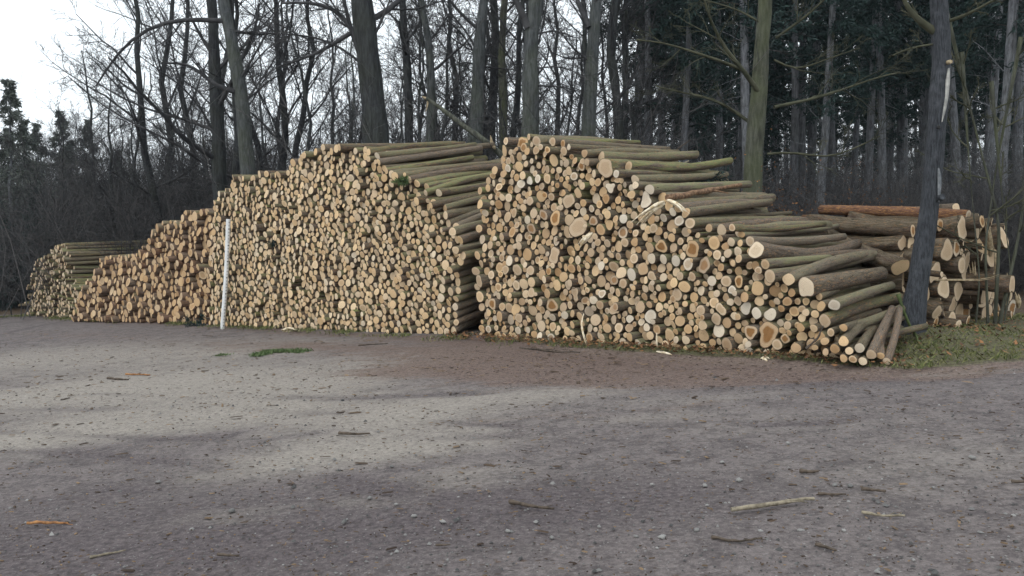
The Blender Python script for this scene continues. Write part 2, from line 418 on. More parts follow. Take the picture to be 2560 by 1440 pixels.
# ------------------------------------------------------------------ logs
def log_geo(P0, P1, r0, r1, rs, irregular=0.0, nseg=12, nlen=5, bend=.012, bark=.05, bevel=None):
    """one log from its visible cut end P0 to P1; returns bark (V,Q,T,luv) and cut end (V,Q,T,luv)"""
    P0 = np.asarray(P0, float); P1 = np.asarray(P1, float)
    ax = P1 - P0; L = np.linalg.norm(ax); ax = ax / L
    ref = np.array([0, 0, 1.0]) if abs(ax[2]) < .9 else np.array([1.0, 0, 0])
    e1 = unit(np.cross(ax, ref)); e2 = np.cross(e1, ax)
    th = np.arange(nseg) / nseg * 2 * math.pi
    out = np.ones(nseg)
    for k, a in ((2, .065), (3, .04), (4, .02)):
        out += a * (1 + 2.2 * irregular) * rs.normal() * np.cos(k * th + rs.random() * 6.28)
    if irregular > 0:
        for k in (5, 6): out += irregular * .05 * rs.normal() * np.cos(k * th + rs.random() * 6.28)
        for _ in range(int(1 + 3 * irregular)):
            c = rs.random() * 6.28; out += irregular * .22 * np.exp(-((np.angle(np.exp(1j * (th - c)))) / .55) ** 2)
    out = np.clip(out, .6, 1.7)
    ts = np.linspace(0, 1, nlen)
    bd = unit(e1 * rs.normal() + e2 * rs.normal()) * bend * L * rs.normal()
    saw = rs.normal(size=2) * .15
    rings = []; luv = []
    toff = rs.random() * 40; aoff = rs.random() * 40
    for i, t in enumerate(ts):
        c = P0 + ax * L * t + bd * math.sin(math.pi * t)
        r = r0 + (r1 - r0) * t
        o = out if i == 0 else 1 + (out - 1) * max(.25, 1 - 2.2 * t) + .028 * rs.normal(size=nseg) + (.10 * (rs.random(nseg) < .06))
        off = (e1[None] * np.cos(th)[:, None] + e2[None] * np.sin(th)[:, None]) * (r * o)[:, None]
        sk = ax[None] * ((saw[0] * np.cos(th) + saw[1] * np.sin(th)) * r * (1 if i in (0, nlen - 1) else 0))[:, None]
        rings.append(c[None] + off + sk)
        luv.append(np.stack([np.cos(th) + aoff, np.sin(th), np.full(nseg, t * L * 2.0 + toff)], -1))
    # thickness of the bark: an inner ring in the plane of the cut
    inner = rings[0] + ((P0 - rings[0]) * bark) - ax * .002
    V = np.concatenate(rings + [inner, (P1 + (bd * 0))[None]])
    LU = np.concatenate(luv + [luv[0], np.array([[aoff, 0, L * 2 + toff]])])
    i = np.arange(nseg); j = (i + 1) % nseg
    Q = [np.stack([k * nseg + i, k * nseg + j, (k + 1) * nseg + j, (k + 1) * nseg + i], -1) for k in range(nlen - 1)]
    b = nlen * nseg
    Q.append(np.stack([b + i, b + j, j, i], -1))
    T = np.stack([(nlen - 1) * nseg + i, (nlen - 1) * nseg + j, np.full(nseg, b + nseg)], -1)
    cu0 = (inner + P0) / 2 - ax * (.004 + .004 * rs.random()) + ax * .012 * r0 * rs.normal(size=nseg)[:, None]
    CV = np.concatenate([inner, cu0, (P0 - ax * .004)[None]])
    CL = np.concatenate([np.stack([np.cos(th), np.sin(th), th * 0], -1), np.stack([.5 * np.cos(th), .5 * np.sin(th), th * 0], -1), np.zeros((1, 3))])
    CL[:, 2] += rs.random() * 50
    CQ = np.stack([i, nseg + i, nseg + j, j], -1)
    CT = np.stack([nseg + i, np.full(nseg, 2 * nseg), nseg + j], -1)
    return (V, np.concatenate(Q), T, LU), (CV, CQ, CT, CL)

LOGS = []      # every log: dict(P0,P1,r0,r1,stack,u,v,...)

class Face:
    """front of a stack: a vertical plane from its left foot to its right foot"""
    def __init__(s, A, B):
        s.A = A; s.B = B; s.L = np.linalg.norm(B - A); s.e = (B - A) / s.L
        s.n = np.array([-s.e[1], s.e[0]])        # into the stack
    def pix(s, px, py):
        r = FWD + np.array([1.0, 0, 0]) * ((px - 1280) / FPX) + UPV * ((720 - py) / FPX)
        # A + e*u = r_xy * t
        M = np.array([[r[0], -s.e[0]], [r[1], -s.e[1]]])
        t, u = np.linalg.solve(M, s.A)
        z = CAMZ + r[2] * t
        p = s.A + s.e * u
        return u, z - gz(p[0], p[1]), t * np.linalg.norm(r)
    def point(s, u, v, w=0.0):
        p = s.A + s.e * u
        z = gz(p[0], p[1]) + v
        p = p + s.n * w
        return np.array([p[0], p[1], z])

def pack(face, outline, fixed, sizes, seed, cell=.016, squeeze=.97, fill=None, tries=4000, edge_r=0.0, edge_d=.17):
    """fill the outline (u,v polygon) with touching circles, lowest first"""
    rs = np.random.default_rng(seed)
    O = np.array(outline)
    u0, v0 = O.min(0); u1, v1 = O.max(0)
    gu = np.arange(u0, u1 + cell, cell); gv = np.arange(max(v0, 0), v1 + cell, cell)
    U, Vv = np.meshgrid(gu, gv)
    inside = np.zeros(U.shape, bool); D = np.full(U.shape, 9.0)
    m = len(O)
    for i in range(m):
        a = O[i]; b = O[(i + 1) % m]
        cond = (a[1] > Vv) != (b[1] > Vv)
        with np.errstate(divide='ignore', invalid='ignore'):
            xint = (b[0] - a[0]) * (Vv - a[1]) / (b[1] - a[1] + 1e-12) + a[0]
        inside ^= cond & (U < xint)
        d = b - a; l2 = (d ** 2).sum() + 1e-12
        t = np.clip(((U - a[0]) * d[0] + (Vv - a[1]) * d[1]) / l2, 0, 1)
        D = np.minimum(D, np.hypot(U - a[0] - t * d[0], Vv - a[1] - t * d[1]))
    D = np.where(inside, D, -1); D0 = D.copy()
    res = []
    def put(u, v, r):
        np.minimum(D, np.hypot(U - u, Vv - v) - r * squeeze, out=D)
    for f in fixed:
        put(f['u'], f['v'], f['r'])
    def place(r):
        deep = 1 if r >= edge_r else (D0 > edge_d) | (Vv < .25)
        c = np.flatnonzero((D >= r * .985) & (D < r + cell * 1.1) & deep)
        if len(c) == 0:
            c = np.flatnonzero((D >= r) & deep)
            if len(c) == 0: return False
            k = c[np.argmin(D.ravel()[c])]
        else:
            k = c[np.argmin(Vv.ravel()[c] + rs.random(len(c)) * .12)]
        u = U.ravel()[k]; v = Vv.ravel()[k]
        res.append(dict(u=u, v=v, r=r)); put(u, v, r)
        return True
    fails = 0
    for _ in range(tries):
        r = sizes(rs)
        if not place(r):
            fails += 1
            if fails > 12: break
        else: fails = 0
    if fill:
        for r in fill:
            for _ in range(600):
                if not place(r): break
    return res

def circle_from_pix(face, px, py, rpx):
    u, v, t = face.pix(px, py)
    return dict(u=u, v=v, r=rpx * t / FPX)

def emit(face, circles, stack, rs, length=2.4, tilt=None, jitter=.02, protrude=.06, tone=None, yaw=None):
    for c in circles:
        L = c.get('len', length) * rs.uniform(.95, 1.05)
        w = c.get('w')
        if w is None: w = rs.normal() * protrude + (rs.random() < .07) * -rs.random() * .14
        P0 = face.point(c['u'], c['v'], w)
        tz = (tilt(c['u'], c['v']) if tilt else 0.0) + rs.normal() * jitter
        ty = rs.normal() * jitter * 1.3 + (yaw(c['u'], c['v']) if yaw else 0.0)
        d = np.array([face.n[0] + face.e[0] * ty, face.n[1] + face.e[1] * ty, 0])
        d = unit(d); d[2] = tz; d = unit(d)
        if 'to' in c:
            P1 = c['to']
        else:
            P1 = P0 + d * L
        r1 = c['r'] * rs.uniform(.80, 1.0)
        if c.get('kind') == 'wedge': r1 = c['r'] * .68
        g1 = gz(P1[0], P1[1])
        if P1[2] - r1 < g1 + .0: P1 = np.array([P1[0], P1[1], g1 + r1 + .005])
        if P0[2] - c['r'] < gz(P0[0], P0[1]): P0[2] = gz(P0[0], P0[1]) + c['r'] + .002
        LOGS.append(dict(P0=P0, P1=P1, r0=c['r'], r1=min(r1, .24), stack=stack, u=c['u'], v=c['v'], irr=c.get('irr', 0.0),
                         kind=c.get('kind'), rs=int(rs.integers(1 << 30)), label=c.get('label'), hand=c.get('hand', False)))

# ---- right stack: coarse mixed logs; the big ones where the photograph has them
F3 = Face(P3L, P3R)
out3 = [(1203, 850), (1185, 700), (1196, 600), (1196, 500), (1212, 425), (1238, 392), (1262, 345), (1310, 330), (1345, 330), (1395, 340), (1440, 362), (1478, 372),
        (1555, 392), (1580, 425), (1640, 462), (1660, 490), (1740, 520), (1762, 555), (1850, 562), (1880, 585), (1930, 600), (1950, 660), (2000, 680), (2062, 690),
        (2066, 735), (2108, 745), (2112, 790), (2092, 800), (2098, 838), (2120, 862), (2140, 912)]
out3 = [F3.pix(*p)[:2] for p in out3]
out3[0] = (out3[0][0], 0.0); out3[-1] = (out3[-1][0], 0.0)
big3 = [  # px, py, radius px, kind, irregular
    (1289, 356, 17, 'heart', .5), (1319, 342, 9, 0, 0), (1343, 376, 11, 'ring', .1), (1325, 379, 10, 0, 0), (1379, 354, 11, 'ring', 0), (1362, 352, 8, 0, 0), (1414, 378, 11, 'ring', 0),
    (1372, 380, 10, 0, 0), (1460, 384, 11, 0, 0), (1434, 369, 8, 'pale', 0), (1456, 415, 13, 'heart', .1), (1526, 421, 23, 'wide', .6), (1285, 398, 12, 'ring', .1), (1304, 417, 13, 0, .3),
    (1375, 447, 13, 0, 0), (1349, 447, 12, 'pale', 0), (1328, 452, 11, 'pale', 0), (1309, 460, 11, 'pale', 0), (1276, 421, 10, 'pale', 0), (1241, 426, 11, 0, 0), (1567, 435, 10, 'pale', 0), (1483, 407, 10, 0, 0),
    (1440, 441, 11, 'pale', 0), (1430, 503, 19, 'wide', .6), (1456, 484, 12, 0, .2), (1523, 497, 13, 0, .2), (1533, 469, 12, 'pale', .6), (1367, 537, 14, 'dark', .5), (1398, 545, 19, 'heart', .3),
    (1452, 566, 25, 'wide', .7), (1487, 553, 13, 'dark', .5), (1331, 503, 12, 'wide', .6), (1336, 571, 14, 'dark', .6), (1323, 636, 16, 0, .1), (1390, 638, 18, 'wide', .7), (1361, 625, 12, 0, 0),
    (1506, 574, 14, 0, 0), (1527, 562, 13, 0, 0), (1565, 547, 12, 'pale', 0), (1583, 562, 11, 0, 0), (1567, 606, 12, 'ring', 0), (1659, 616, 16, 'hole', .3), (1687, 619, 12, 0, 0), (1741, 622, 22, 'heart', .4),
    (1768, 662, 20, 'dark', .6), (1593, 646, 13, 'ring', 0), (1639, 646, 14, 'pale', 0), (1664, 648, 12, 'pale', 0), (1694, 652, 14, 'pale', 0), (1728, 660, 16, 'pale', 0), (1537, 666, 14, 'ring', 0),
    (1611, 672, 16, 0, 0), (1583, 686, 17, 'pale', 0), (1508, 664, 12, 'pale', 0), (1432, 671, 12, 0, 0), (1273, 674, 13, 'ring', .1), (1297, 674, 14, 0, .5), (1330, 676, 12, 'wide', .2), (1208, 702, 17, 'wide', .3),
    (1233, 687, 12, 'ring', 0), (1335, 705, 14, 0, .1), (1295, 713, 13, 'ring', .4), (1237, 759, 15, 'heart', .3), (1386, 763, 17, 'heart', .2), (1333, 731, 13, 'wide', 0), (1446, 735, 15, 'wide', .6),
    (1540, 700, 12, 'dark', .2), (1564, 708, 12, 'ring', .2), (1475, 699, 11, 0, 0), (1637, 690, 13, 'wide', .3), (1508, 734, 11, 'pale', 0), (1488, 750, 11, 'pale', 0), (1506, 762, 12, 'ring', 0), (1549, 731, 11, 0, 0),
    (1629, 791, 17, 'pale', 0), (1694, 736, 16, 'wide', .3), (1740, 691, 12, 'ring', .2), (1783, 702, 13, 'pale', 0), (1820, 703, 14, 'ring', .2), (1853, 703, 14, 'hole', .2), (1760, 775, 13, 'wide', 0), (1788, 756, 14, 0, 0),
    (1811, 772, 15, 'ring', .1), (1795, 797, 16, 'wide', .1), (1847, 752, 13, 'wide', .1), (1840, 724, 11, 'pale', .2), (1871, 770, 15, 'pale', .2), (1900, 782, 15, 'pale', .2), (1931, 786, 16, 'pale', .3), (1549, 819, 13, 'ring', 0), (1575, 797, 11, 'pale', .2),
    (1422, 787, 10, 'pale', 0), (1883, 829, 19, 'heart', .2), (1925, 833, 26, 'heart', .7), (1799, 826, 17, 'pale', .1), (1822, 861, 17, 'ring', .1), (1950, 860, 14, 'ring', 0), (1968, 846, 12, 'heart', .1), (1974, 813, 11, 0, 0),
    (1799, 637, 13, 'ring', .1), (1827, 633, 11, 0, 0), (1730, 558, 14, 'ring', 0), (1703, 552, 13, 'pale', 0), (1665, 545, 11, 'pale', 0), (1681, 530, 10, 'pale', .3), (1643, 571, 12, 'ring', 0), (1654, 578, 11, 0, 0), (1617, 501, 19, 'pale', .4),
    (1384, 843, 11, 'pale', 0), (1358, 840, 11, 'pale', 0), (1338, 836, 10, 0, 0), (1478, 843, 12, 0, .3), (1683, 747, 10, 0, 0), (1634, 718, 11, 'wide', .4), (1228, 822, 10, 'pale', 0), (1306, 794, 12, 'wide', .5),
    (1766, 570, 10, 0, 0), (1836, 569, 9, 0, 0), (1840, 587, 9, 0, 0), (1870, 604, 12, 0, 0), (1952, 686, 16, 'wide', 0), (1979, 698, 15, 0, 0), (1895, 664, 12, 0, 0), (1913, 674, 10, 0, 0), (1705, 777, 9, 0, 0), (2049, 742, 9, 0, 0), (2058, 765, 12, 0, 0), (2089, 762, 14, 'pale', .1), (2068, 801, 17, 'wide', .3),
    (1567, 462, 8, 0, 0), (1604, 464, 10, 0, 0), (1588, 487, 11, 0, .1), (1583, 470, 9, 'pale', 0), (1905, 626, 19, 'wedge', .45), (2030, 718, 24, 'wedge', .45),
]
fixed3 = []
for (px, py, rp, k, irr) in big3:
    c = circle_from_pix(F3, px, py, rp); c['kind'] = k or None; c['irr'] = irr
    c['hand'] = True
    c['w'] = -.12 if k == 'wedge' else float(-.045 + RNG.normal() * .02)
    c['v'] = max(c['v'], c['r'] * .9)
    if px > 1990 or (px > 1860 and py > 790): c['len'] = 1.62 if px > 1990 else 1.4
    fixed3.append(c)
s3 = pack(F3, out3, fixed3, lambda r: float(np.clip(r.lognormal(math.log(.047), .28), .029, .085)), 31, fill=[.038, .031], edge_r=.058)
for c in s3:
    if c['u'] > 4.9 or (c['u'] > 3.9 and c['v'] < .55): c['len'] = 1.35        # the corner logs stop short of the leaning tree
def tilt3(u, v): return .02 + .07 * float(sstep(3.6, 6.0, u)) * float(sstep(1.3, .4, v))
emit(F3, fixed3, 'right', np.random.default_rng(5), 2.35, tilt3, .018, .03)
emit(F3, s3, 'right', np.random.default_rng(6), 2.35, tilt3, .014, .032)

# ---- middle stack: even, thinner logs
F2 = Face(P2L, P2R)
out2 = [(522, 818), (520, 640), (520, 540), (545, 485), (580, 438), (640, 424), (705, 428), (716, 402), (745, 388), (798, 362), (830, 358), (905, 360), (950, 380), (975, 410),
        (1010, 425), (1045, 445), (1075, 470), (1105, 495), (1128, 545), (1170, 585), (1180, 640), (1150, 680), (1150, 780), (1138, 845)]
out2 = [F2.pix(*p)[:2] for p in out2]
out2[0] = (out2[0][0], 0.0); out2[-1] = (out2[-1][0], 0.0)
s2 = pack(F2, out2, [], lambda r: float(np.clip(r.normal(.054, .011), .036, .090)), 41, fill=[.038, .031], edge_r=.056)
def tilt2(u, v): return .03 + .15 * float(sstep(3.2, 7.3, u))
emit(F2, s2, 'middle', np.random.default_rng(7), 2.4, tilt2, .013, .028, yaw=lambda u, v: .10 - .06 * float(sstep(1, 6, u)))

# ---- brown stack
F1 = Face(P1L, P1R)
out1 = [(180, 803), (190, 745), (215, 705), (258, 640), (345, 630), (365, 595), (395, 552), (450, 548), (458, 526), (520, 520), (545, 550), (545, 810)]
out1 = [F1.pix(*p)[:2] for p in out1]
out1[0] = (out1[0][0], 0.0); out1[-1] = (out1[-1][0], 0.0)
s1 = pack(F1, out1, [], lambda r: float(np.clip(r.normal(.074, .018), .045, .125)), 51, fill=[.05, .04])
emit(F1, s1, 'brown', np.random.default_rng(8), 2.6, lambda u, v: .01, .016, .05, yaw=lambda u, v: .14)

# ---- far stack
F0 = Face(P0L, P0R)
out0 = [(72, 792), (76, 735), (84, 690), (105, 650), (140, 612), (160, 606), (172, 640), (172, 690), (190, 712), (215, 740), (222, 800)]
out0 = [F0.pix(*p)[:2] for p in out0]
out0[0] = (out0[0][0], 0.0); out0[-1] = (out0[-1][0], 0.0)
s0 = pack(F0, out0, [], lambda r: float(np.clip(r.normal(.054, .011), .036, .08)), 61, fill=[.04, .032])
emit(F0, s0, 'far', np.random.default_rng(9), 3.2, lambda u, v: .01, .016, .08)
# the long logs that lie on the shoulder of the far stack behind the brown one
for k, (px, py, rp, g) in enumerate([(178, 622, 5, 0), (176, 640, 7, 0), (158, 652, 6, 1), (170, 656, 6, 1), (160, 668, 6, 0), (165, 682, 6, 0), (178, 694, 6, 0), (190, 706, 6, 0), (200, 720, 6, 0)]):
    p0 = at(px, py, 25.2 - .22 * k)
    p1 = p0 + np.array([F0.n[0], F0.n[1], .02]) * 3.2
    LOGS.append(dict(P0=p0, P1=p1, r0=rp * 25 / FPX, r1=rp * 25 / FPX, stack='far', u=3.3, v=p0[2], irr=0, kind='green' if g else None, rs=900 + k, label=None, hand=True))

# ---- loose logs fanned out at the right stack's corner: cut end and far end, pixel and distance
fan = [((2109, 853), 8.75, (2196, 792), 10.3, 13, None), ((2062, 853), 8.95, (2140, 812), 10.6, 11, None), ((2087, 872), 8.8, (2170, 822), 10.4, 13, None),
       ((2109, 819), 8.85, (2172, 790), 10.4, 10, None), ((2077, 831), 8.95, (2150, 800), 10.5, 10, None), ((2123, 877), 8.72, (2180, 838), 10.2, 10, None),
       ((2149, 870), 8.72, (2200, 812), 10.0, 13, 'pale'), ((2178, 886), 8.7, (2231, 772), 9.9, 13, 'peeled'), ((2201, 889), 8.7, (2238, 778), 9.9, 10, 'peeled'),
       ((2217, 903), 8.66, (2250, 772), 9.7, 10, 'peeled'), ((2109, 896), 8.72, (2175, 852), 10.2, 10, None), ((2132, 898), 8.7, (2192, 850), 10.1, 10, None),
       ((2064, 880), 8.95, (2140, 838), 10.6, 9, None), ((2037, 869), 9.05, (2110, 833), 10.7, 8, None), ((2157, 903), 8.68, (2205, 862), 9.9, 11, None), ((1990, 870), 9.2, (2050, 845), 10.4, 13, None)]
for k, (a, da, b, db, rp, kd) in enumerate(fan):
    p0 = at(a[0], a[1], da); p1 = at(b[0], b[1], db); r = rp * da / FPX
    p0[2] = max(p0[2], gz(p0[0], p0[1]) + r)
    LOGS.append(dict(P0=p0, P1=p1, r0=r, r1=r * .85, stack='fan', u=p0[0], v=p0[2], irr=0, kind=kd, rs=1200 + k, label=None, hand=True))

# ---- heap of dark broken trunks behind the leaning tree, its ends turned to the right
P4A, P4B = np.array([5.4, 11.4]), np.array([7.65, 13.38])
F4 = Face(P4A, P4B)
out4 = [(2296, 800), (2290, 640), (2300, 560), (2400, 535), (2440, 530), (2470, 560), (2480, 640), (2500, 700), (2525, 760), (2530, 790)]
out4 = [F4.pix(*p)[:2] for p in out4]
out4[0] = (out4[0][0], 0.0); out4[-1] = (out4[-1][0], 0.0)
s4 = pack(F4, out4, [], lambda r: float(np.clip(r.normal(.105, .035), .05, .18)), 71, fill=[.07, .05, .04])
_r4 = np.random.default_rng(10)
for c in s4:
    c['irr'] = .55 if _r4.random() < .6 else .2
    c['kind'] = 'wide' if _r4.random() < .75 else 'heart'
emit(F4, s4, 'heap', _r4, 1.7, lambda u, v: .0, .07, .16)
heap = [((2420, 540), 11.9, (2052, 524), 13.7, 15, 'peeled', 'orange peeled trunk lying on top of the dark heap'), ((2300, 556), 12.9, (2008, 548), 15.2, 14, 'red', 'reddish trunk end jutting out under the orange peeled trunk'),
        ((2425, 588), 12.2, (2060, 572), 14.4, 17, 'slate', 'slate grey trunk lying below the orange peeled trunk'), ((2282, 608), 11.4, (1985, 588), 13.6, 20, 'cutcurl', 'dark trunk with curled pale cut end beside the leaning tree'),
        ((2462, 613), 12.4, (2280, 590), 14.2, 23, 'darkbig', 'thick black trunk end jutting out right of the leaning tree'), ((2390, 520), 13.2, (2180, 545), 14.6, 13, 'slate', 'thin slate grey trunk crossing behind the leaning tree'),
        ((2250, 668), 10.9, (2062, 585), 12.2, 26, 'darkbig', 'dark bark-scuffed trunk slanting down behind the right stack'), ((2300, 648), 11.2, (2040, 640), 13.2, 25, 'darkbig', 'thick dark trunk low behind the leaning tree'),
        ((2420, 560), 12.3, (2200, 548), 14.2, 14, 'red', 'reddish broken trunk on the heap right of the leaning tree'),
        ((2415, 640), 12.2, (2320, 630), 13.2, 8, 'wideS', 'short thin stick of wood jutting from the dark heap')]
for k, (a, da, b, db, rp, kd, lab) in enumerate(heap):
    p0 = at(a[0], a[1], da); p1 = at(b[0], b[1], db); r = rp * da / FPX
    LOGS.append(dict(P0=p0, P1=p1, r0=r, r1=r * .88, stack='heap', u=p0[0], v=p0[2], irr=.3, kind=kd, rs=1500 + k, label=lab, hand=True))

# ---- looks of each log
def looks(l, rs):
    """cut tone (bright, grey, heart, random), bark tone (bright, green, orange, red)"""
    st, k = l['stack'], l['kind']
    bright, grey, heart = rs.uniform(.25, .95), max(0, rs.normal(.22, .25)), max(0, rs.normal(.05, .22))
    green, orange, red, bb = max(0, rs.normal(.45, .35)), max(0, rs.normal(.45, .25)), 0.1, rs.random() * .8
    if st == 'middle':
        bright = rs.uniform(.48, 1.0); grey = max(0, rs.normal(.2, .2)); heart = max(0, rs.normal(0, .16)); green = max(0, rs.normal(.4, .3)); red = .15
    if st == 'brown':
        bright = rs.uniform(.25, .75); grey = max(0, rs.normal(.08, .1)); green = .05; red = rs.uniform(.35, .8); orange = .5
    if st == 'far':
        bright = rs.uniform(.3, .8); grey = rs.uniform(.2, .7); green = rs.uniform(.2, 1)
    if st == 'right' and not k and rs.random() < .06: heart = rs.uniform(.4, .9)
    if st == 'right' and rs.random() < .3: bright *= .75
    if k == 'pale': bright = rs.uniform(.75, .95); grey = rs.uniform(.7, 1.0)
    if k == 'ring': heart = .35; grey = .4
    if k == 'heart': heart = 1.0; bright = .5
    if k == 'hole': heart = 1.0; bright = .8
    if k == 'dark': heart = .8; bright = .15; grey = .6
    if k == 'wide': bright = .5; grey = .45; heart = .25
    if k == 'wedge': bright = .9; grey = .6
    if k == 'green': green = 1.2
    if st == 'heap':
        green = .1; orange = .35; bb = 0; bright = rs.uniform(.4, .85)
    if k == 'peeled': orange = 1.3; red = 1.0; bb = .1; green = 0
    if k == 'peeled' and st == 'fan': orange = 1.0; red = .15; bb = .75
    if k == 'red': red = 1.0; orange = .8
    if k == 'slate': bb = .35; orange = .05; green = 0
    if k in ('darkbig',): bb = 0; orange = .15; green = .1
    if st == 'fan' and k != 'peeled': green = .2; bb = .4
    if l.get('open') and k not in ('peeled', 'darkbig'): bb = rs.uniform(.35, 1.0); orange = max(orange, rs.uniform(.5, 1.0)); green = max(0, rs.normal(.45, .4))  # light from above painted into the bark of open logs; flecks and algae real
    return np.array([bright, min(grey, 1), heart, rs.random()]), np.array([bb, min(green, 1.2), min(orange, 2.0), red])

def visible_size(l):
    d = l['P0'][1]
    return l['r0'] / d * (1.6 if l['hand'] else 1.0)

# logs that lie open on top show their whole length
for st in ('right', 'middle', 'brown'):
    mem = [l for l in LOGS if l['stack'] == st]
    U = np.array([l['u'] for l in mem]); Vv = np.array([l['v'] for l in mem]); R = np.array([l['r0'] for l in mem])
    for i, l in enumerate(mem):
        up = (np.abs(U - U[i]) < .6 * (R + R[i])) & (Vv > Vv[i] + .3 * R[i])
        side = (U > U[i] + .3 * R[i]) & (U < U[i] + .35) & (np.abs(Vv - Vv[i]) < R[i])
        l['open'] = (not up.any()) or (not side.any())
        if l['open'] and st != 'brown' and l['kind'] not in ('wedge',):     # the loose top logs lie raggedly
            q = np.random.default_rng(l['rs'] + 1); ax = unit(l['P1'] - l['P0']); Ln = np.linalg.norm(l['P1'] - l['P0'])
            if l['v'] > .6: l['P0'] = l['P0'] + ax * np.clip(q.normal() * .11, -.2, .25)
            lat = unit(np.cross(ax, [0, 0, 1.0]))
            l['P1'] = l['P0'] + ax * Ln * q.uniform(.82, 1.06) + lat * q.normal() * .09 + np.array([0, 0, abs(q.normal()) * .05])
            l['r1'] = l['r0'] * q.uniform(.72, .98)
def score(l):
    s = visible_size(l)
    if l.get('open'): s *= 1.9
    if l['stack'] in ('fan', 'heap'): s *= 1.5
    return s
order = sorted(range(len(LOGS)), key=lambda i: -score(LOGS[i]))
single = set(order[:300])

def build_logs():
    # rows for the labels: layers of about a hand's breadth, counted from the ground, then from the left
    NAMES = {'right': 'right stack', 'middle': 'middle stack', 'brown': 'brown stack', 'far': 'farthest stack', 'fan': 'fanned-out corner', 'heap': 'dark heap'}
    for st in NAMES:
        mem = [l for l in LOGS if l['stack'] == st]
        h = {'right': .16, 'middle': .14, 'brown': .2, 'far': .14, 'fan': .12, 'heap': .22}[st]
        base = min(l['v'] for l in mem) - .02
        rows = {}
        for l in mem: rows.setdefault(int((l['v'] - base) / h), []).append(l)
        for k, row in rows.items():
            row.sort(key=lambda l: (l['P0'][0] / l['P0'][1]))
            for i, l in enumerate(row): l['row'] = k + 1; l['pos'] = i + 1
    rest = {}
    for idx, l in enumerate(LOGS):
        rs = np.random.default_rng(l['rs'])
        ct, bt = looks(l, rs)
        big = idx in single
        nseg = (26 if l['irr'] > .25 else 16) if big else 10
        bg_, cg = log_geo(l['P0'], l['P1'], l['r0'], l['r1'], rs, l['irr'], nseg, 9 if big else 3, .018 if big else .006)
        if not big:
            b, c = rest.setdefault(l['stack'], (Acc(), Acc()))
            b.add(bg_[0], bg_[1], bg_[2], luv=bg_[3], tone=np.repeat(bt[None], len(bg_[0]), 0))
            c.add(cg[0], cg[1], cg[2], luv=cg[3], tone=np.repeat(ct[None], len(cg[0]), 0))
            continue
        b, c = Acc(), Acc()
        b.add(bg_[0] - l['P0'], bg_[1], bg_[2], luv=bg_[3], tone=np.repeat(bt[None], len(bg_[0]), 0))
        c.add(cg[0] - l['P0'], cg[1], cg[2], luv=cg[3], tone=np.repeat(ct[None], len(cg[0]), 0))
        rpx = l['r0'] / l['P0'][1] * FPX
        size = 'slender' if rpx < 8 else ('medium' if rpx < 12.5 else ('thick' if rpx < 18 else 'very thick'))
        k = l['kind']
        tone_w = {'pale': 'pale grey-cut', 'heart': 'orange-hearted', 'ring': 'dark-ringed', 'dark': 'rotten dark-faced', 'hole': 'hollow-hearted', 'wide': 'misshapen tan', 'wedge': 'felling-cut whitish', 'peeled': 'half-peeled', 'green': 'algae-green'}.get(k)
        if tone_w is None: tone_w = 'bright honey-cut' if ct[0] > .7 else ('honey-cut' if ct[0] > .5 else 'brownish-cut')
        nm = NAMES[l['stack']]
        lab = l['label'] or '%s %s log, %s from left in %s layer up, %s' % (size, tone_w, ordinal(l['pos']), ordinal(l['row']), nm)
        lg = link('log', b.mesh('log', M_BARK), None, l['P0'], lab, 'log', {'right': 'logs of the right stack', 'middle': 'logs of the middle stack', 'brown': 'logs of the brown stack', 'far': 'logs of the far stack', 'fan': 'logs fanned out at the corner', 'heap': 'trunks of the dark heap'}[l['stack']])
        link('cut_end', c.mesh('cut_end', M_CUT), lg)
    LAB = {'right': 'small logs filling the gaps of the coarse right-hand stack', 'middle': 'even thin logs that make up the tall middle stack', 'brown': 'reddish-brown logs of the sloping stack beside the white pole',
           'far': 'greyish logs of the farthest stack at the forest edge', 'fan': 'thin logs of the fanned-out corner', 'heap': 'broken trunk ends filling the dark heap behind the leaning tree'}
    for st, (b, c) in rest.items():
        o = link('stacked_logs', b.mesh('stacked_logs', M_BARK), None, None, LAB[st], 'logs', None, 'stuff')
        link('cut_ends', c.mesh('cut_ends', M_CUT), o)['kind'] = 'stuff'
build_logs()
print('logs', len(LOGS), {s: sum(1 for l in LOGS if l['stack'] == s) for s in ('right', 'middle', 'brown', 'far', 'fan', 'heap')})

# ------------------------------------------------------------------ tubes and branches
def tubes(P, R, sides):
    """P (B,n,3), R (B,n) -> vertices, quads"""
    B, n, _ = P.shape
    T = np.empty_like(P)
    T[:, 1:-1] = P[:, 2:] - P[:, :-2]; T[:, 0] = P[:, 1] - P[:, 0]; T[:, -1] = P[:, -1] - P[:, -2]
    T = unit(T)
    mean = unit(P[:, -1] - P[:, 0])
    ref = np.where(np.abs(mean[:, 2:3]) < .8, np.array([[0, 0, 1.0]]), np.array([[1.0, 0, 0]]))
    e1 = unit(np.cross(T, ref[:, None, :])); e2 = np.cross(T, e1)
    th = np.arange(sides) / sides * 2 * math.pi
    V = P[:, :, None, :] + R[:, :, None, None] * (np.cos(th)[None, None, :, None] * e1[:, :, None, :] + np.sin(th)[None, None, :, None] * e2[:, :, None, :])
    b = (np.arange(B) * n * sides)[:, None, None]; k = (np.arange(n - 1) * sides)[None, :, None]
    i = np.arange(sides)[None, None, :]; j = (i + 1) % sides
    Q = np.stack([b + k + i, b + k + j, b + k + sides + j, b + k + sides + i], -1).reshape(-1, 4)
    return V.reshape(-1, 3), Q

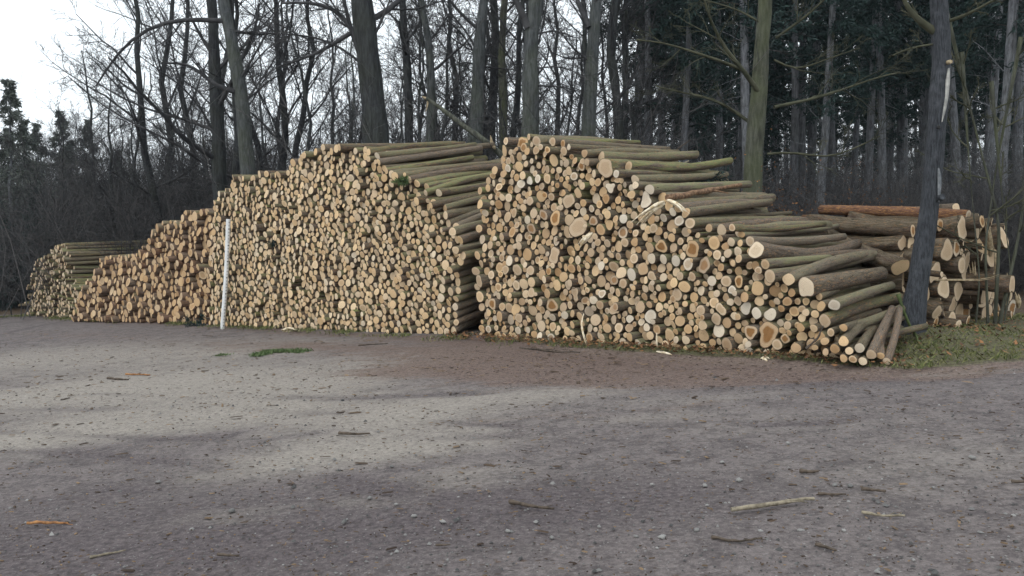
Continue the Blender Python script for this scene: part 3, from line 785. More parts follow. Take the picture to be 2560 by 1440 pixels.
def grow(P, R, k, length, angle, trop, n, rs, rscale=.6, tmin=.25, wig=.12, rmin=.002, flat=0.0, taper=.3):
    """k side branches on every branch of (P,R)"""
    B, m, _ = P.shape
    t = tmin + (1 - tmin) * ((np.arange(k)[None] + rs.random((B, k))) / k)
    f = np.clip(t * (m - 1), 0, m - 1.001); i0 = f.astype(int); fr = f - i0
    bi = np.arange(B)[:, None]
    p0 = P[bi, i0] * (1 - fr)[..., None] + P[bi, i0 + 1] * fr[..., None]
    r0 = R[bi, i0] * (1 - fr) + R[bi, i0 + 1] * fr
    tg = unit(P[bi, i0 + 1] - P[bi, i0])
    side = rs.normal(size=(B, k, 3)); side[..., 2] *= (1 - flat)
    side = unit(side - (side * tg).sum(-1, keepdims=True) * tg)
    a = angle * (1 + .3 * rs.normal(size=(B, k)))[..., None]
    d = unit(np.cos(a) * tg + np.sin(a) * side)
    plen = np.linalg.norm(np.diff(P, axis=1), axis=-1).sum(1)[:, None]
    Ln = (length if length > 0 else -length * plen) * (1.15 - .6 * t) * rs.uniform(.6, 1.3, (B, k))
    r0 = np.maximum(np.minimum(r0 * rscale, r0) * rs.uniform(.7, 1.1, (B, k)), rmin)
    p = p0.reshape(-1, 3); d = d.reshape(-1, 3); Ln = Ln.reshape(-1); r0 = r0.reshape(-1)
    out = np.empty((len(p), n, 3)); out[:, 0] = p
    st = (Ln / (n - 1))[:, None]
    for s in range(1, n):
        out[:, s] = out[:, s - 1] + d * st
        d = unit(d + wig * rs.normal(size=d.shape) + np.array([0, 0, trop]))
    RR = np.maximum(r0[:, None] * np.linspace(1, taper, n)[None], rmin * .7)
    return out, RR

def resample(pts, n):
    pts = np.asarray(pts, float)
    s = np.concatenate([[0], np.cumsum(np.linalg.norm(np.diff(pts, axis=0), axis=1))]); s /= s[-1]
    t = np.linspace(0, 1, n)
    # smooth through the points
    lin = np.stack([np.interp(t, s, pts[:, c]) for c in range(pts.shape[1])], -1)
    for _ in range(2):
        lin[1:-1] = .25 * lin[:-2] + .5 * lin[1:-1] + .25 * lin[2:]
    return lin

def branch_mesh(name, levels, mat, origin=(0, 0, 0)):
    acc = Acc()
    for (P, R, s) in levels:
        V, Q = tubes(P, R, s); acc.add(V - np.asarray(origin), Q)
    return acc.mesh(name, mat)

# ------------------------------------------------------------------ the single trees behind the stacks
def hero_tree(label, d, pts, limbs, bark, twig, seed, top=13.0, k1=9, low=4.0, dense=1.0, flare=1.35, name='bare_tree', l1=3.0, group='bare trees close behind the stacks'):
    """pts: (px,py,width px) up the trunk; limbs: [(px,py)...] with a base width"""
    rs = np.random.default_rng(seed)
    P = [np.append(at(x, y, d), w * d / FPX / 2) for x, y, w in pts]
    base = P[0].copy(); g = gz(base[0], d) - .1
    drift = (P[0][:3] - P[1][:3]); drift = drift / max(abs(drift[2]), 1e-3)
    low_p = base.copy(); low_p[:2] = base[:2] + drift[:2] * (base[2] - g) * .5; low_p[2] = g; low_p[3] = base[3] * flare
    mid = (base + low_p) / 2; mid[3] = base[3] * 1.06
    allp = [low_p, mid] + P
    last, prev = P[-1], P[-2]
    dr = unit(last[:3] - prev[:3]); z = last[2]
    while z < top:
        nxt = last.copy(); nxt[:3] = last[:3] + (dr + rs.normal(size=3) * .06) * 1.6; nxt[3] = max(last[3] * .82, .03)
        allp.append(nxt); last = nxt; z = last[2]
    tr = resample(np.array(allp), 26)
    if d > 15: tr[:, :2] += np.cumsum(rs.normal(size=(26, 2)) * .012, axis=0) * (np.arange(26)[:, None] > 3)
    TP, TR = tr[None, :, :3], tr[None, :, 3]
    TR = TR * (1 + .05 * rs.normal(size=TR.shape))
    org = np.array([low_p[0], low_p[1], g])
    root = link(name, None, None, org, label, 'tree', group)
    V, Q = tubes(TP, TR, 14)
    th = np.tile(np.arange(14), 26)
    rough = 1 + .05 * rs.normal(size=14)[th][:, None] + .03 * rs.normal(size=(len(V), 1))
    cen = np.repeat(TP[0], 14, 0); V = cen + (V - cen) * rough
    link('trunk', make_mesh('trunk', V - org, Q, None, None, bark), root)
    lv = []; L1P, L1R = [], []
    for lb in limbs:
        w, pl = lb[0], lb[1:]
        n = len(pl); sway = rs.normal() * .5
        q = np.array([at(x, y, d + sway * (i / n)) for i, (x, y) in enumerate(pl)])
        L1P.append(resample(q, 9)); L1R.append(np.linspace(w * d / FPX / 2, max(.012, w * d / FPX / 2 * .3), 9))
    if k1:
        zz = TP[0, :, 2] - g; t0 = float(np.interp(low, zz, np.linspace(0, 1, 26)))
        p, r = grow(TP, TR, k1, l1, .95, .05, 9, rs, .38, t0, .10, .012)
        L1P += list(p); L1R += list(r)
    if L1P:
        L1P = np.array(L1P); L1R = np.array(L1R)
        p2, r2 = grow(L1P, L1R, int(7 * dense), -.42, .75, .05, 6, rs, .5, .2, .14, .006)
        p3, r3 = grow(p2, r2, int(6 * dense), -.48, .7, .05, 4, rs, .55, .15, .16, .005)
        p4, r4 = grow(p3, r3, 4, -.5, .6, .05, 3, rs, .6, .2, .18, .004)
        me = branch_mesh('crown', [(L1P, L1R, 6), (p2, r2, 4), (p3, r3, 3), (p4, r4, 3)], twig, org)
        link('crown', me, root)
    return root

hero_tree('dark upright tree behind the left end of the middle stack', 24, [(552, 450, 36), (545, 250, 32), (535, 0, 26)],
          [(9, (545, 330), (480, 300), (420, 290), (350, 270), (260, 220), (200, 180)), (8, (548, 420), (500, 400), (430, 350), (330, 310), (230, 250), (170, 190)), (9, (540, 150), (500, 90), (470, 30), (450, -60))], M_OAK, M_TWIG, 101, 14, 10, 4)
hero_tree('grey tree with long crooked limb reaching left above the pole', 22, [(617, 420, 36), (605, 250, 33), (575, 100, 29), (552, -20, 27)],
          [(15, (588, 230), (550, 222), (520, 200), (485, 165), (450, 155), (415, 158)), (13, (560, 52), (480, 46), (400, 52), (340, 85), (300, 120), (255, 190), (240, 215)),
           (7, (600, 200), (640, 130), (680, 60), (700, 0)), (6, (612, 260), (650, 200), (690, 150), (720, 60))], M_BEECH, M_TWIG, 102, 14, 6, 6)
hero_tree('massive dark double trunk behind the top of the middle stack', 20, [(936, 350, 62), (924, 220, 54), (910, 100, 50), (893, -20, 48)],
          [(17, (905, 130), (885, 80), (855, 30), (810, 8), (750, 5), (702, 8)), (12, (878, 82), (850, 100), (800, 130), (750, 150), (698, 165)), (16, (905, 150), (875, 70), (860, 0), (840, -90)),
           (8, (915, 170), (860, 120), (790, 90), (700, 85), (640, 80)), (9, (925, 110), (960, 40), (985, -30))], M_OAK, M_TWIG, 103, 14, 8, 5.5)
hero_tree('slim dark tree right of the massive double trunk', 26, [(1016, 355, 21), (1014, 200, 20), (1003, 100, 18), (998, -10, 16)],
          [(8, (1012, 110), (1050, 60), (1065, 0)), (7, (1000, 60), (960, 20), (940, -20)), (5, (1012, 180), (1060, 120), (1110, 60))], M_OAK, M_TWIG, 104, 14, 7, 6)
hero_tree('pale crooked slender tree behind the mossy broken stem', 25, [(1080, 355, 26), (1085, 220, 20), (1078, 110, 18), (1058, 0, 13)],
          [(6, (1080, 130), (1030, 90), (1010, 20)), (6, (1085, 90), (1120, 40), (1150, -10)), (5, (1085, 180), (1050, 150), (1000, 120))], M_BEECH, M_TWIG, 105, 14, 7, 6)
hero_tree('leaning grey tree left of the gap between the stacks', 22.5, [(1182, 390, 40), (1192, 250, 33), (1197, 120, 28), (1212, -10, 22)],
          [(7, (1192, 130), (1170, 80), (1130, 40), (1100, -20)), (6, (1196, 150), (1230, 100), (1250, 40)), (5, (1190, 160), (1160, 155), (1130, 165)), (5, (1196, 165), (1240, 170), (1290, 175))], M_BEECH, M_TWIG, 106, 14, 7, 6)
hero_tree('thin mossy trunk directly behind the gap between stacks', 25, [(1258, 380, 24), (1256, 220, 20), (1252, 100, 18), (1262, -10, 16)],
          [(5, (1256, 150), (1290, 100), (1300, 30)), (5, (1256, 250), (1300, 220), (1330, 180)), (4, (1254, 180), (1220, 120), (1200, 60))], M_MOSSY, M_TWIG, 107, 13, 7, 6)
hero_tree('straight grey beech forking left, behind the top of the right stack', 19.5, [(1328, 350, 42), (1330, 220, 42), (1326, 120, 38), (1337, 0, 33)],
          [(24, (1322, 70), (1306, 35), (1288, 0), (1270, -50)), (5, (1345, 215), (1400, 215), (1450, 230)), (5, (1342, 85), (1390, 75), (1440, 95)), (4, (1345, 170), (1400, 165), (1460, 190))], M_BEECH, M_TWIG, 108, 13, 5, 6.5, .9)
hero_tree('grey beech with forked top right of the straight beech', 20.5, [(1468, 345, 36), (1478, 200, 34), (1480, 80, 34), (1492, -10, 24)],
          [(18, (1474, 70), (1456, 30), (1442, 0), (1425, -60)), (7, (1484, 290), (1530, 260), (1570, 220), (1600, 170)), (6, (1470, 150), (1430, 120), (1390, 60)), (5, (1468, 140), (1420, 150), (1380, 130))], M_BEECH, M_TWIG, 109, 13, 6, 6)
hero_tree('twisted darker trunk beside the forked beech', 26, [(1548, 345, 26), (1540, 210, 22), (1518, 130, 24), (1538, 0, 22)],
          [(8, (1530, 170), (1570, 110), (1590, 40)), (9, (1545, 250), (1580, 200), (1620, 110), (1640, 20)), (7, (1545, 300), (1600, 260), (1660, 240))], M_OAK, M_TWIG, 110, 14, 8, 5)
hero_tree('mossy green oak with spreading limbs behind the right stack', 16, [(1888, 520, 46), (1900, 380, 42), (1912, 250, 42), (1916, 120, 38), (1926, 0, 33)],
          [(11, (1905, 330), (1870, 300), (1830, 275), (1800, 250), (1740, 235), (1690, 232), (1640, 215)), (14, (1905, 245), (1880, 200), (1850, 165), (1810, 125), (1790, 80), (1765, 30), (1755, -20)),
           (9, (1855, 175), (1800, 150), (1730, 130), (1660, 105), (1590, 100)), (10, (1935, 268), (1960, 256), (2005, 258), (2050, 242), (2110, 225), (2180, 195), (2250, 180)),
           (7, (1918, 385), (1960, 380), (2010, 380), (2060, 400), (2120, 380), (2200, 340)), (8, (1940, 95), (1990, 60), (2040, 20), (2080, -20)), (6, (1935, 150), (1990, 180), (2060, 150), (2150, 120)),
           (6, (1905, 60), (1860, 30), (1800, 10), (1720, -10))], M_MOSSY, M_TWIGM, 111, 12, 5, 6, .9)
# the leaning slate-grey tree right in front of the dark heap
lean = hero_tree('leaning slate-grey tree with stripped bark beside the right stack', 10.1, [(2275, 827, 50), (2284, 760, 52), (2301, 660, 53), (2328, 520, 47), (2333, 433, 44), (2337, 361, 44), (2344, 289, 46), (2352, 217, 50), (2355, 144, 49), (2357, 65, 45), (2351, 0, 38)],
          [(22, (2342, 82), (2310, 62), (2285, 40), (2262, 10), (2250, -30)), (10, (2365, 55), (2410, 40), (2450, 20), (2500, -10)), (6, (2340, 110), (2300, 115), (2262, 125), (2230, 140))], M_BLUEGREY, M_TWIGM, 112, 8.5, 4, 4.5, .8, 1.55, l1=2.0)

M_DULLWOOD = mat_flat('weathered_torn_wood', (.20, .15, .09), (.46, .37, .24), 22, .85, .3)
def hero_extras():
    """stripped bark strip, branch stubs and knot hole of the leaning tree"""
    o = lean.location
    trunk = [c for c in lean.children if c.name.split('.')[0] == 'trunk'][0]
    def strip(pl, w, off, mat, nm):
        acc = Acc()
        pts = np.array([at(x, y, 10.1 - off) for x, y in pl])
        p = resample(pts, 8); rs = np.random.default_rng(5)
        wd = w * 10.1 / FPX / 2 * (np.array([.3, .8, 1, 1, .9, .8, .55, .15])) * (1 + .12 * rs.normal(size=8))
        a = p - np.array([1, 0, 0]) * wd[:, None]; b = p + np.array([1, 0, 0]) * wd[:, None]; c = p - np.array([0, .008, 0])
        back = p + np.array([0, .05, 0])
        V = np.concatenate([a, c, b, back]); i = np.arange(7)
        Q = np.concatenate([np.stack([k * 8 + i, k2 * 8 + i, k2 * 8 + i + 1, k * 8 + i + 1], -1) for k, k2 in ((0, 1), (1, 2), (2, 3), (3, 0))])
        link(nm, make_mesh(nm, V - np.array(o), Q, None, None, mat), trunk)
    strip([(2373, 170), (2370, 200), (2364, 240), (2361, 280), (2355, 305)], 13, .105, mat_flat('bare_sapwood', (.27, .27, .255), (.48, .47, .435), 14), 'stripped_wood')
    strip([(2347, 420), (2350, 460), (2347, 490), (2348, 505)], 9, .125, mat_flat('weathered_wood', (.13, .14, .15), (.24, .25, .26), 20), 'weathered_strip')
    def stub(a, b, r0, nm, mat, d=9.97):
        P = resample(np.array([at(*a, d + .1), at(*b, d - .05)]), 4)[None]; R = np.array([[r0 * 1.2, r0, r0 * .95, r0 * .8]])
        acc = Acc(); V, Q = tubes(P, R, 8); acc.add(V - np.array(o), Q)
        acc.add(np.concatenate([V[-8:], P[0, -1:]]) - np.array(o), None, np.stack([np.arange(8), (np.arange(8) + 1) % 8, np.full(8, 8)], -1))
        link(nm, acc.mesh(nm, mat), trunk)
    stub((2364, 158), (2377, 154), .026, 'branch_stub', M_DULLWOOD)
    stub((2342, 498), (2356, 492), .04, 'branch_stub', M_BLUEGREY)
    stub((2346, 318), (2347, 317), .022, 'knot_hole', M_BLACK, 9.99)
hero_extras()

# broken mossy stem leaning between the stacks, and its splintered tops
def broken_stem():
    rs = np.random.default_rng(77)
    q = np.array([at(1066, 246, 17.5), at(1105, 268, 17.4), at(1150, 312, 17.2), at(1205, 346, 17.0), at(1245, 372, 16.9), at(1285, 412, 16.9)])
    low = q[-1] + (q[-1] - q[-2]) * 2.2; low[2] = gz(low[0], low[1]) + .05
    P = resample(np.vstack([low, q[::-1]]), 16); R = np.linspace(.10, .036, 16) * (1 + .05 * rs.normal(size=16))
    org = P[0].copy()
    root = link('broken_stem', None, None, org, 'broken mossy green stem leaning up between the middle and right stacks', 'tree')
    V, Q = tubes(P[None], R[None], 10)
    link('trunk', make_mesh('trunk', V - org, Q, None, None, M_MOSSY), root)
    def spl(a, b, d, w):
        A_, B_ = at(*a, d), at(*b, d); PP = resample(np.array([A_, (A_ + B_) / 2 + rs.normal(size=3) * .02, B_]), 5)
        V, Q = tubes(PP[None], (np.array([1, .9, .7, .45, .08]) * w)[None], 5)
        link('splinter', make_mesh('splinter', V - org, Q, None, None, M_DULLWOOD), root)
    spl((1068, 248), (1054, 241), 17.5, .032); spl((1070, 252), (1064, 280), 17.5, .022)
    spl((1232, 366), (1226, 338), 16.9, .04); spl((1234, 366), (1238, 374), 16.8, .035)
broken_stem()

# ------------------------------------------------------------------ woods behind: bare trees
def bare_variant(seed, h=14.0, r=.14, low=.25, arch=.0, k1=16, l1=3.4):
    rs = np.random.default_rng(seed)
    n = 14
    P = np.zeros((1, n, 3)); P[0, :, 2] = np.linspace(-.3, h, n)
    P[0, :, :2] = np.cumsum(rs.normal(size=(n, 2)) * .11, axis=0); P[0, :, :2] -= P[0, 0, :2]
    R = (r * np.linspace(1.15, .16, n) ** .9)[None]
    tv, tq = tubes(P, R, 8)
    trunk = make_mesh('trunk', tv, tq, None, None, M_OAK if seed % 2 else M_BEECH)
    p1, r1 = grow(P, R, k1, l1, .75, .07 + arch, 8, rs, .42, low, .12, .010)
    p2, r2 = grow(p1, r1, 7, -.45, .7, .06, 5, rs, .5, .2, .15, .008)
    p3, r3 = grow(p2, r2, 6, -.5, .65, .05, 4, rs, .55, .15, .16, .006)
    p4, r4 = grow(p3, r3, 4, -.5, .6, .04, 3, rs, .6, .2, .18, .006)
    return trunk, branch_mesh('crown', [(p1, r1, 5), (p2, r2, 3), (p3, r3, 3), (p4, r4, 3)], M_TWIG)

VARS = [bare_variant(201), bare_variant(202, 12, .10, .18, 0, 18, 3.0), bare_variant(203, 15, .16, .3), bare_variant(204, 10, .08, .12, .02, 18, 2.8), bare_variant(205, 13, .12, .15, .03, 20, 3.8), bare_variant(206, 11, .09, .2)]

def place_variant(name, parts, loc, rot, sc, label, group, tilt=(0, 0)):
    root = link(name, None, None, loc, label, 'tree', group)
    root.rotation_euler = (tilt[0], tilt[1], rot); root.scale = (sc, sc, sc)
    for nm, me in parts: link(nm, me, root)
    return root

rsw = np.random.default_rng(300)
spots = []
for i in range(64):                                  # spread over the picture's left and middle
    px = 130 + (1620 - 130) * (i + rsw.random()) / 64; d = float(rsw.choice([25, 29, 34, 40, 48, 58])) + rsw.random() * 4
    if px < 520: d = max(d, 27)
    spots.append((px, d, int(rsw.integers(6)), rsw.random() * 6.28, rsw.uniform(.75, 1.15) * (1 if px > 400 else .62)))
for i in range(10):                                  # the open left: lower, farther trees
    px = -60 + 420 * (i + rsw.random()) / 10; d = rsw.uniform(38, 60)
    spots.append((px, d, int(rsw.choice([1, 3, 5])), rsw.random() * 6.28, rsw.uniform(.5, .75)))
for i in range(22):                                  # low, much branched trees over the left thicket
    px = 90 + 620 * (i + rsw.random()) / 22; d = rsw.uniform(27, 40)
    spots.append((px, d, int(rsw.choice([1, 3, 4, 5])), rsw.random() * 6.28, rsw.uniform(.42, .72)))
spots.sort(key=lambda s: s[0])
for i, (px, d, v, rot, sc) in enumerate(spots):
    x = (px - 1280) / FPX * d
    place_variant('woodland_tree', [('trunk', VARS[v][0]), ('crown', VARS[v][1])], (x, d, gz(x, d) - .05), rot, sc,
                  'bare %s woodland tree, %s from the left in the woods behind the stacks' % ('slim' if VARS[v][0].name and v in (1, 3, 5) else 'tall', ordinal(i + 1)), 'bare trees of the woods behind',
                  (rsw.normal() * .04, rsw.normal() * .04))

# ------------------------------------------------------------------ conifers
def needles(P, R, per, rs, ln=(.16, .30), droop=.35, spread=.10):
    """flat little sprays set along branches"""
    B, n, _ = P.shape
    t = rs.random((B, per)) ** .8; f = np.clip(t * (n - 1), 0, n - 1.001); i0 = f.astype(int); fr = (f - i0)[..., None]
    bi = np.arange(B)[:, None]
    p = (P[bi, i0] * (1 - fr) + P[bi, i0 + 1] * fr).reshape(-1, 3)
    tg = unit(P[bi, i0 + 1] - P[bi, i0]).reshape(-1, 3)
    N = len(p)
    dr = unit(tg * .8 + rs.normal(size=(N, 3)) * .7 + np.array([0, 0, -droop]))
    sd = unit(np.cross(dr, rs.normal(size=(N, 3))))
    L = rs.uniform(*ln, N)[:, None]; w = L * rs.uniform(.07, .17, (N, 1))
    p = p + rs.normal(size=(N, 3)) * spread * .4
    V = np.stack([p, p + dr * L * .45 + sd * w, p + dr * L, p + dr * L * .5 - sd * w], 1).reshape(-1, 3)
    k = np.arange(N) * 4
    T = np.concatenate([np.stack([k, k + 1, k + 2], -1), np.stack([k, k + 2, k + 3], -1)])
    tone = np.repeat(np.stack([rs.random(N) * .9] * 3 + [np.ones(N)], -1), 4, 0)
    return V, T, tone

def conifer_variant(seed, h=20.0, r=.16, crown_from=.34, k=80, l1=2.3, per=72, mat=None, dead=40, taper_top=.25, ln=(.12, .24)):
    rs = np.random.default_rng(seed)
    n = 12
    P = np.zeros((1, n, 3)); P[0, :, 2] = np.linspace(-.3, h, n); P[0, :, :2] = np.cumsum(rs.normal(size=(n, 2)) * .05, axis=0); P[0, :, :2] -= P[0, 0, :2]
    R = (r * np.linspace(1.15, .12, n))[None]
    tv, tq = tubes(P, R, 8)
    acc = Acc(); acc.add(tv, tq)
    if dead:
        dp, dd = grow(P, R, dead, 1.2, 1.35, -.06, 5, rs, .15, .08, .12, .006)
        m = dp[:, 0, 2] < h * (crown_from + .1); dp, dd = dp[m], dd[m]
        V, Q = tubes(dp, dd, 3); acc.add(V, Q)
        d2, e2 = grow(dp, dd, 4, -.4, .8, -.03, 3, rs, .6, .2, .2, .004); V, Q = tubes(d2, e2, 3); acc.add(V, Q)
    trunk = acc.mesh('trunk', M_PINE)
    bp, br = grow(P, R, k, l1, 1.45, -.05, 6, rs, .2, crown_from, .07, .008)
    # shorter towards the tip
    zf = (bp[:, 0, 2] / h); sc = np.clip((1 - zf) / (1 - crown_from), taper_top * .4, 1) ** .7
    bp = bp[:, :1] + (bp - bp[:, :1]) * sc[:, None, None]
    b2, s2_ = grow(bp, br, 6, -.4, .8, -.04, 4, rs, .5, .2, .1, .005, .6)
    V, Q = tubes(bp, br, 3); V2, Q2 = tubes(b2, s2_, 3)
    nacc = Acc()
    for (pp, rr, pr) in ((bp, br, per), (b2, s2_, max(4, per // 3))):
        v, t, to = needles(pp, rr, pr, rs, ln); nacc.add(v, None, t, tone=to)
    nacc.add(V, Q, tone=np.ones((len(V), 4))); nacc.add(V2, Q2, tone=np.ones((len(V2), 4)))
    return trunk, nacc.mesh('crown', mat or M_NEEDLE, False)

CON = [conifer_variant(401), conifer_variant(402, 18, .13, .30, 70, 2.0), conifer_variant(403, 22, .18, .40, 80, 2.5)]
rsc = np.random.default_rng(310)
cs = [(2050, 24.5, 22), (2500, 21, 30), (2445, 24, 24), (2410, 27, 24), (1612, 29, 22), (1690, 27, 20), (1735, 31, 20), (1800, 28, 20), (1862, 24, 26), (1985, 33, 22), (2150, 29, 20), (2215, 26, 22), (2262, 33, 24), (2300, 30, 22), (2545, 27, 26), (2590, 22, 28)]
for i in range(74):
    px = 1585 + 1150 * (i + rsc.random()) / 74; d = float(rsc.choice([31, 36, 42, 50, 60, 70])) + 4 * rsc.random()
    cs.append((px, d, None))
cs.sort(key=lambda c: c[0])
for i, (px, d, w) in enumerate(cs):
    v = int(rsc.integers(3)); x = (px - 1280) / FPX * d
    sc = (w * d / FPX) / (2 * [.16, .13, .18][v]) if w else rsc.uniform(.8, 1.15)
    sc = min(max(sc, .75), 1.3)
    place_variant('conifer', [('trunk', CON[v][0]), ('crown', CON[v][1])], (x, d, gz(x, d) - .05), rsc.random() * 6.28, sc,
                  'tall conifer with bare lower trunk, %s from the left behind the right stack' % ordinal(i + 1), 'tall conifers behind the right stack', (rsc.normal() * .015, (px - 1700) * .00007 + rsc.normal() * .015))
# young conifers at the far left edge
YC = conifer_variant(410, 9, .11, .06, 110, 2.4, 34, M_LARCH, 0, .1, (.10, .24))
YD = conifer_variant(411, 8, .10, .05, 100, 2.5, 34, M_NEEDLE, 0, .1, (.10, .24))
for (px, d, V_, sc, lab) in [(38, 34, YC, .95, 'young brownish conifer with thin tip at the left picture edge'), (-20, 31, YD, .62, 'dark young spruce cut off by the left picture edge'), (95, 31, YD, .52, 'low dark spruce behind the farthest stack'),
                             (160, 38, YC, .6, 'low brownish conifer above the farthest stack'), (250, 36, YD, .5, 'low dark spruce between the farthest and brown stacks'), (70, 39, YC, .85, 'greyish-green conifer crowding the thin-tipped one'), (150, 46, YC, 1.0, 'taller greyish conifer far behind the farthest stack'), (240, 50, YC, 1.0, 'hazy greyish conifer far above the brown stack'), (-70, 40, YC, 1.0, 'brownish conifer mostly outside the left picture edge'), (110, 44, YC, .9, 'greyish conifer right of the thin-tipped one'),
                             (190, 48, YC, .85, 'far grey-green conifer above the farthest stack'), (310, 44, YC, .75, 'greyish conifer rising over the brown stack'), (20, 42, YC, .85, 'grey-green conifer just behind the thin-tipped one'), (390, 42, YD, .62, 'dark conifer deep in the left thicket above the brown stack')]:
    x = (px - 1280) / FPX * d
    place_variant('young_conifer', [('trunk', V_[0]), ('crown', V_[1])], (x, d, gz(x, d) - .05), px * .1, sc, lab, 'young conifers at the left')

# ------------------------------------------------------------------ thicket: stems nobody could count
def brush_clump(seed, N=150, w=2.2, hr=(1.6, 4.6), twigs=7, rad=(.006, .018)):
    """a patch of leafless stems and twigs on a footprint of about w metres"""
    rs = np.random.default_rng(seed)
    n = 6
    P = np.empty((N, n, 3)); P[:, 0] = np.stack([np.clip(rs.normal(size=N), -1.7, 1.7) * w, np.clip(rs.normal(size=N), -1.6, 1.6) * w * .7, np.full(N, -.2)], -1)
    h = rs.uniform(hr[0], hr[1], N) * rs.uniform(.6, 1.1, N)
    dirv = unit(np.stack([rs.normal(size=N) * .32, rs.normal(size=N) * .32, np.ones(N)], -1))
    for s_ in range(1, n):
        P[:, s_] = P[:, s_ - 1] + dirv * (h / (n - 1))[:, None]
        dirv = unit(dirv + rs.normal(size=(N, 3)) * .15)
    R = rs.uniform(*rad, N)[:, None] * np.linspace(1, .25, n)[None]
    acc = Acc()
    def put(P, R):
        V, Q = tubes(P, R, 3); t = np.repeat(rs.random(len(P)) ** 1.5, P.shape[1] * 3)
        acc.add(V, Q, tone=np.stack([t, t, t, t], -1))
    p2, r2 = grow(P, R, twigs, -.40, .75, .03, 4, rs, .5, .1, .16, .005)
    p3, r3 = grow(p2, r2, 4, -.5, .75, .02, 3, rs, .6, .1, .2, .004)
    p4, r4 = grow(p3, r3, 2, -.6, .7, .0, 2, rs, .7, .1, .2, .0035)
    put(P, R); put(p2, r2); put(p3, r3); put(p4, r4)
    return acc.mesh('brush', M_BRUSH), p2
CL = [brush_clump(501), brush_clump(502, 150, 2.0, (1.2, 3.6)), brush_clump(503, 130, 2.4, (2.5, 5.5))]
FARCL = brush_clump(504, 150, 6.0, (3.5, 7.5), 7, (.02, .06))[0]
def thicket(name, label, N, pxr, dr, sc, seed, vs=(0, 1, 2), far=False):
    """one mass of brush made of shared clumps"""
    rs = np.random.default_rng(seed)
    root = None
    for i in range(N):
        px = pxr[0] + (pxr[1] - pxr[0]) * (i + rs.random()) / N; d = rs.uniform(*dr)
        if px < 340: d = max(d, 33)
        x = (px - 1280) / FPX * d
        me = FARCL if far else CL[vs[int(rs.integers(len(vs)))]][0]
        if root is None:
            o = root = link(name, me, None, (x, d, gz(x, d) - .05), label, 'undergrowth', None, 'stuff')
        else:
            o = link('brush', me, root); o['kind'] = 'stuff'
            o.matrix_parent_inverse = ROOTINV(root); o.location = (x, d, gz(x, d) - .05)
        k = rs.uniform(*sc); o.scale = (k * rs.choice([-1, 1]), k, k * rs.uniform(.85, 1.1))
        if o is not root: o.rotation_euler = (0, 0, rs.random() * 6.28)
        else: o.scale = (1, 1, 1)
    return root
def ROOTINV(root):
    from mathutils import Matrix
    return Matrix.Translation(root.location).inverted()
thicket('undergrowth', 'dense leafless thicket behind the left stacks', 60, (-220, 760), (27, 44), (.55, 1.35), 601)
thicket('undergrowth', 'bare brush behind the middle and right stacks', 46, (700, 1720), (22, 52), (.7, 1.35), 602)
thicket('undergrowth', 'brown brushwood under the conifers on the right', 42, (1650, 2780), (17.5, 38), (.4, .85), 603)
thicket('treeline', 'far dark belt of bare trees closing the woods', 44, (-350, 2900), (58, 90), (1.1, 1.6), 604, far=True)
_rp = np.random.default_rng(605); pr = []
for _i in range(70):
    _d = _rp.uniform(14.5, 34); _x = (_rp.uniform(1680, 2750) - 1280) / FPX * _d
    if _i % 3 == 0: _d = _rp.uniform(13.8, 18); _x = (_rp.uniform(1950, 2700) - 1280) / FPX * _d
    pr.append(CL[1][1][_rp.integers(len(CL[1][1]), size=400)] * .8 + np.array([_x, _d, gz(_x, _d)]))
pr = np.concatenate(pr)
def dry_leaves():
    rs = np.random.default_rng(66)
    N = 80000
    b = rs.integers(len(pr), size=N); p = pr[b, rs.integers(1, 4, size=N)] + rs.normal(size=(N, 3)) * .05
    keep = (vnoise(p[:, 0], p[:, 1], .5) > .46) & (p[:, 2] < 3.4); p = p[keep]; N = len(p)
    a = unit(rs.normal(size=(N, 3))); b_ = unit(np.cross(a, rs.normal(size=(N, 3)))); L = rs.uniform(.012, .028, N)[:, None]
    V = np.stack([p, p + a * L + b_ * L * .5, p + a * L * 2, p + a * L - b_ * L * .5], 1).reshape(-1, 3); k = np.arange(N) * 4
    T = np.concatenate([np.stack([k, k + 1, k + 2], -1), np.stack([k, k + 2, k + 3], -1)])
    t = np.repeat(rs.random(N), 4)
    link('dry_foliage', make_mesh('dry_foliage', V, None, T, {'tone': ('FLOAT_COLOR', np.stack([t] * 4, -1))}, M_LEAF, False), None, None, 'rusty dry leaves hanging in the brush under the conifers', 'foliage', None, 'stuff')
dry_leaves()

# slim saplings in front of the dark heap, at the right edge
for k, (a, b, c, w, lab) in enumerate([((2488, 795), (2500, 560), (2440, 330), 9, 'slim greenish sapling just right of the dark trunk heap'), ((2470, 790), (2462, 620), (2490, 420), 7, 'thin sapling in front of the heap ends'),
                                       ((2500, 800), (2545, 600), (2575, 400), 9, 'sapling leaning out of the picture at the right edge'), ((2440, 800), (2450, 700), (2425, 440), 5, 'whip-thin sapling crossing the heap ends'), ((2512, 790), (2530, 700), (2508, 520), 4, 'smallest whip of a sapling by the right edge')]):
    hero_tree(lab, 11.6, [(a[0], a[1], w), (b[0], b[1], w * .8), (c[0], c[1], w * .5)], [], M_MOSSY, M_TWIGM, 700 + k, 3.0, 5, 1.0, .6, 1.1, 'sapling', .8, 'saplings beside the dark heap')

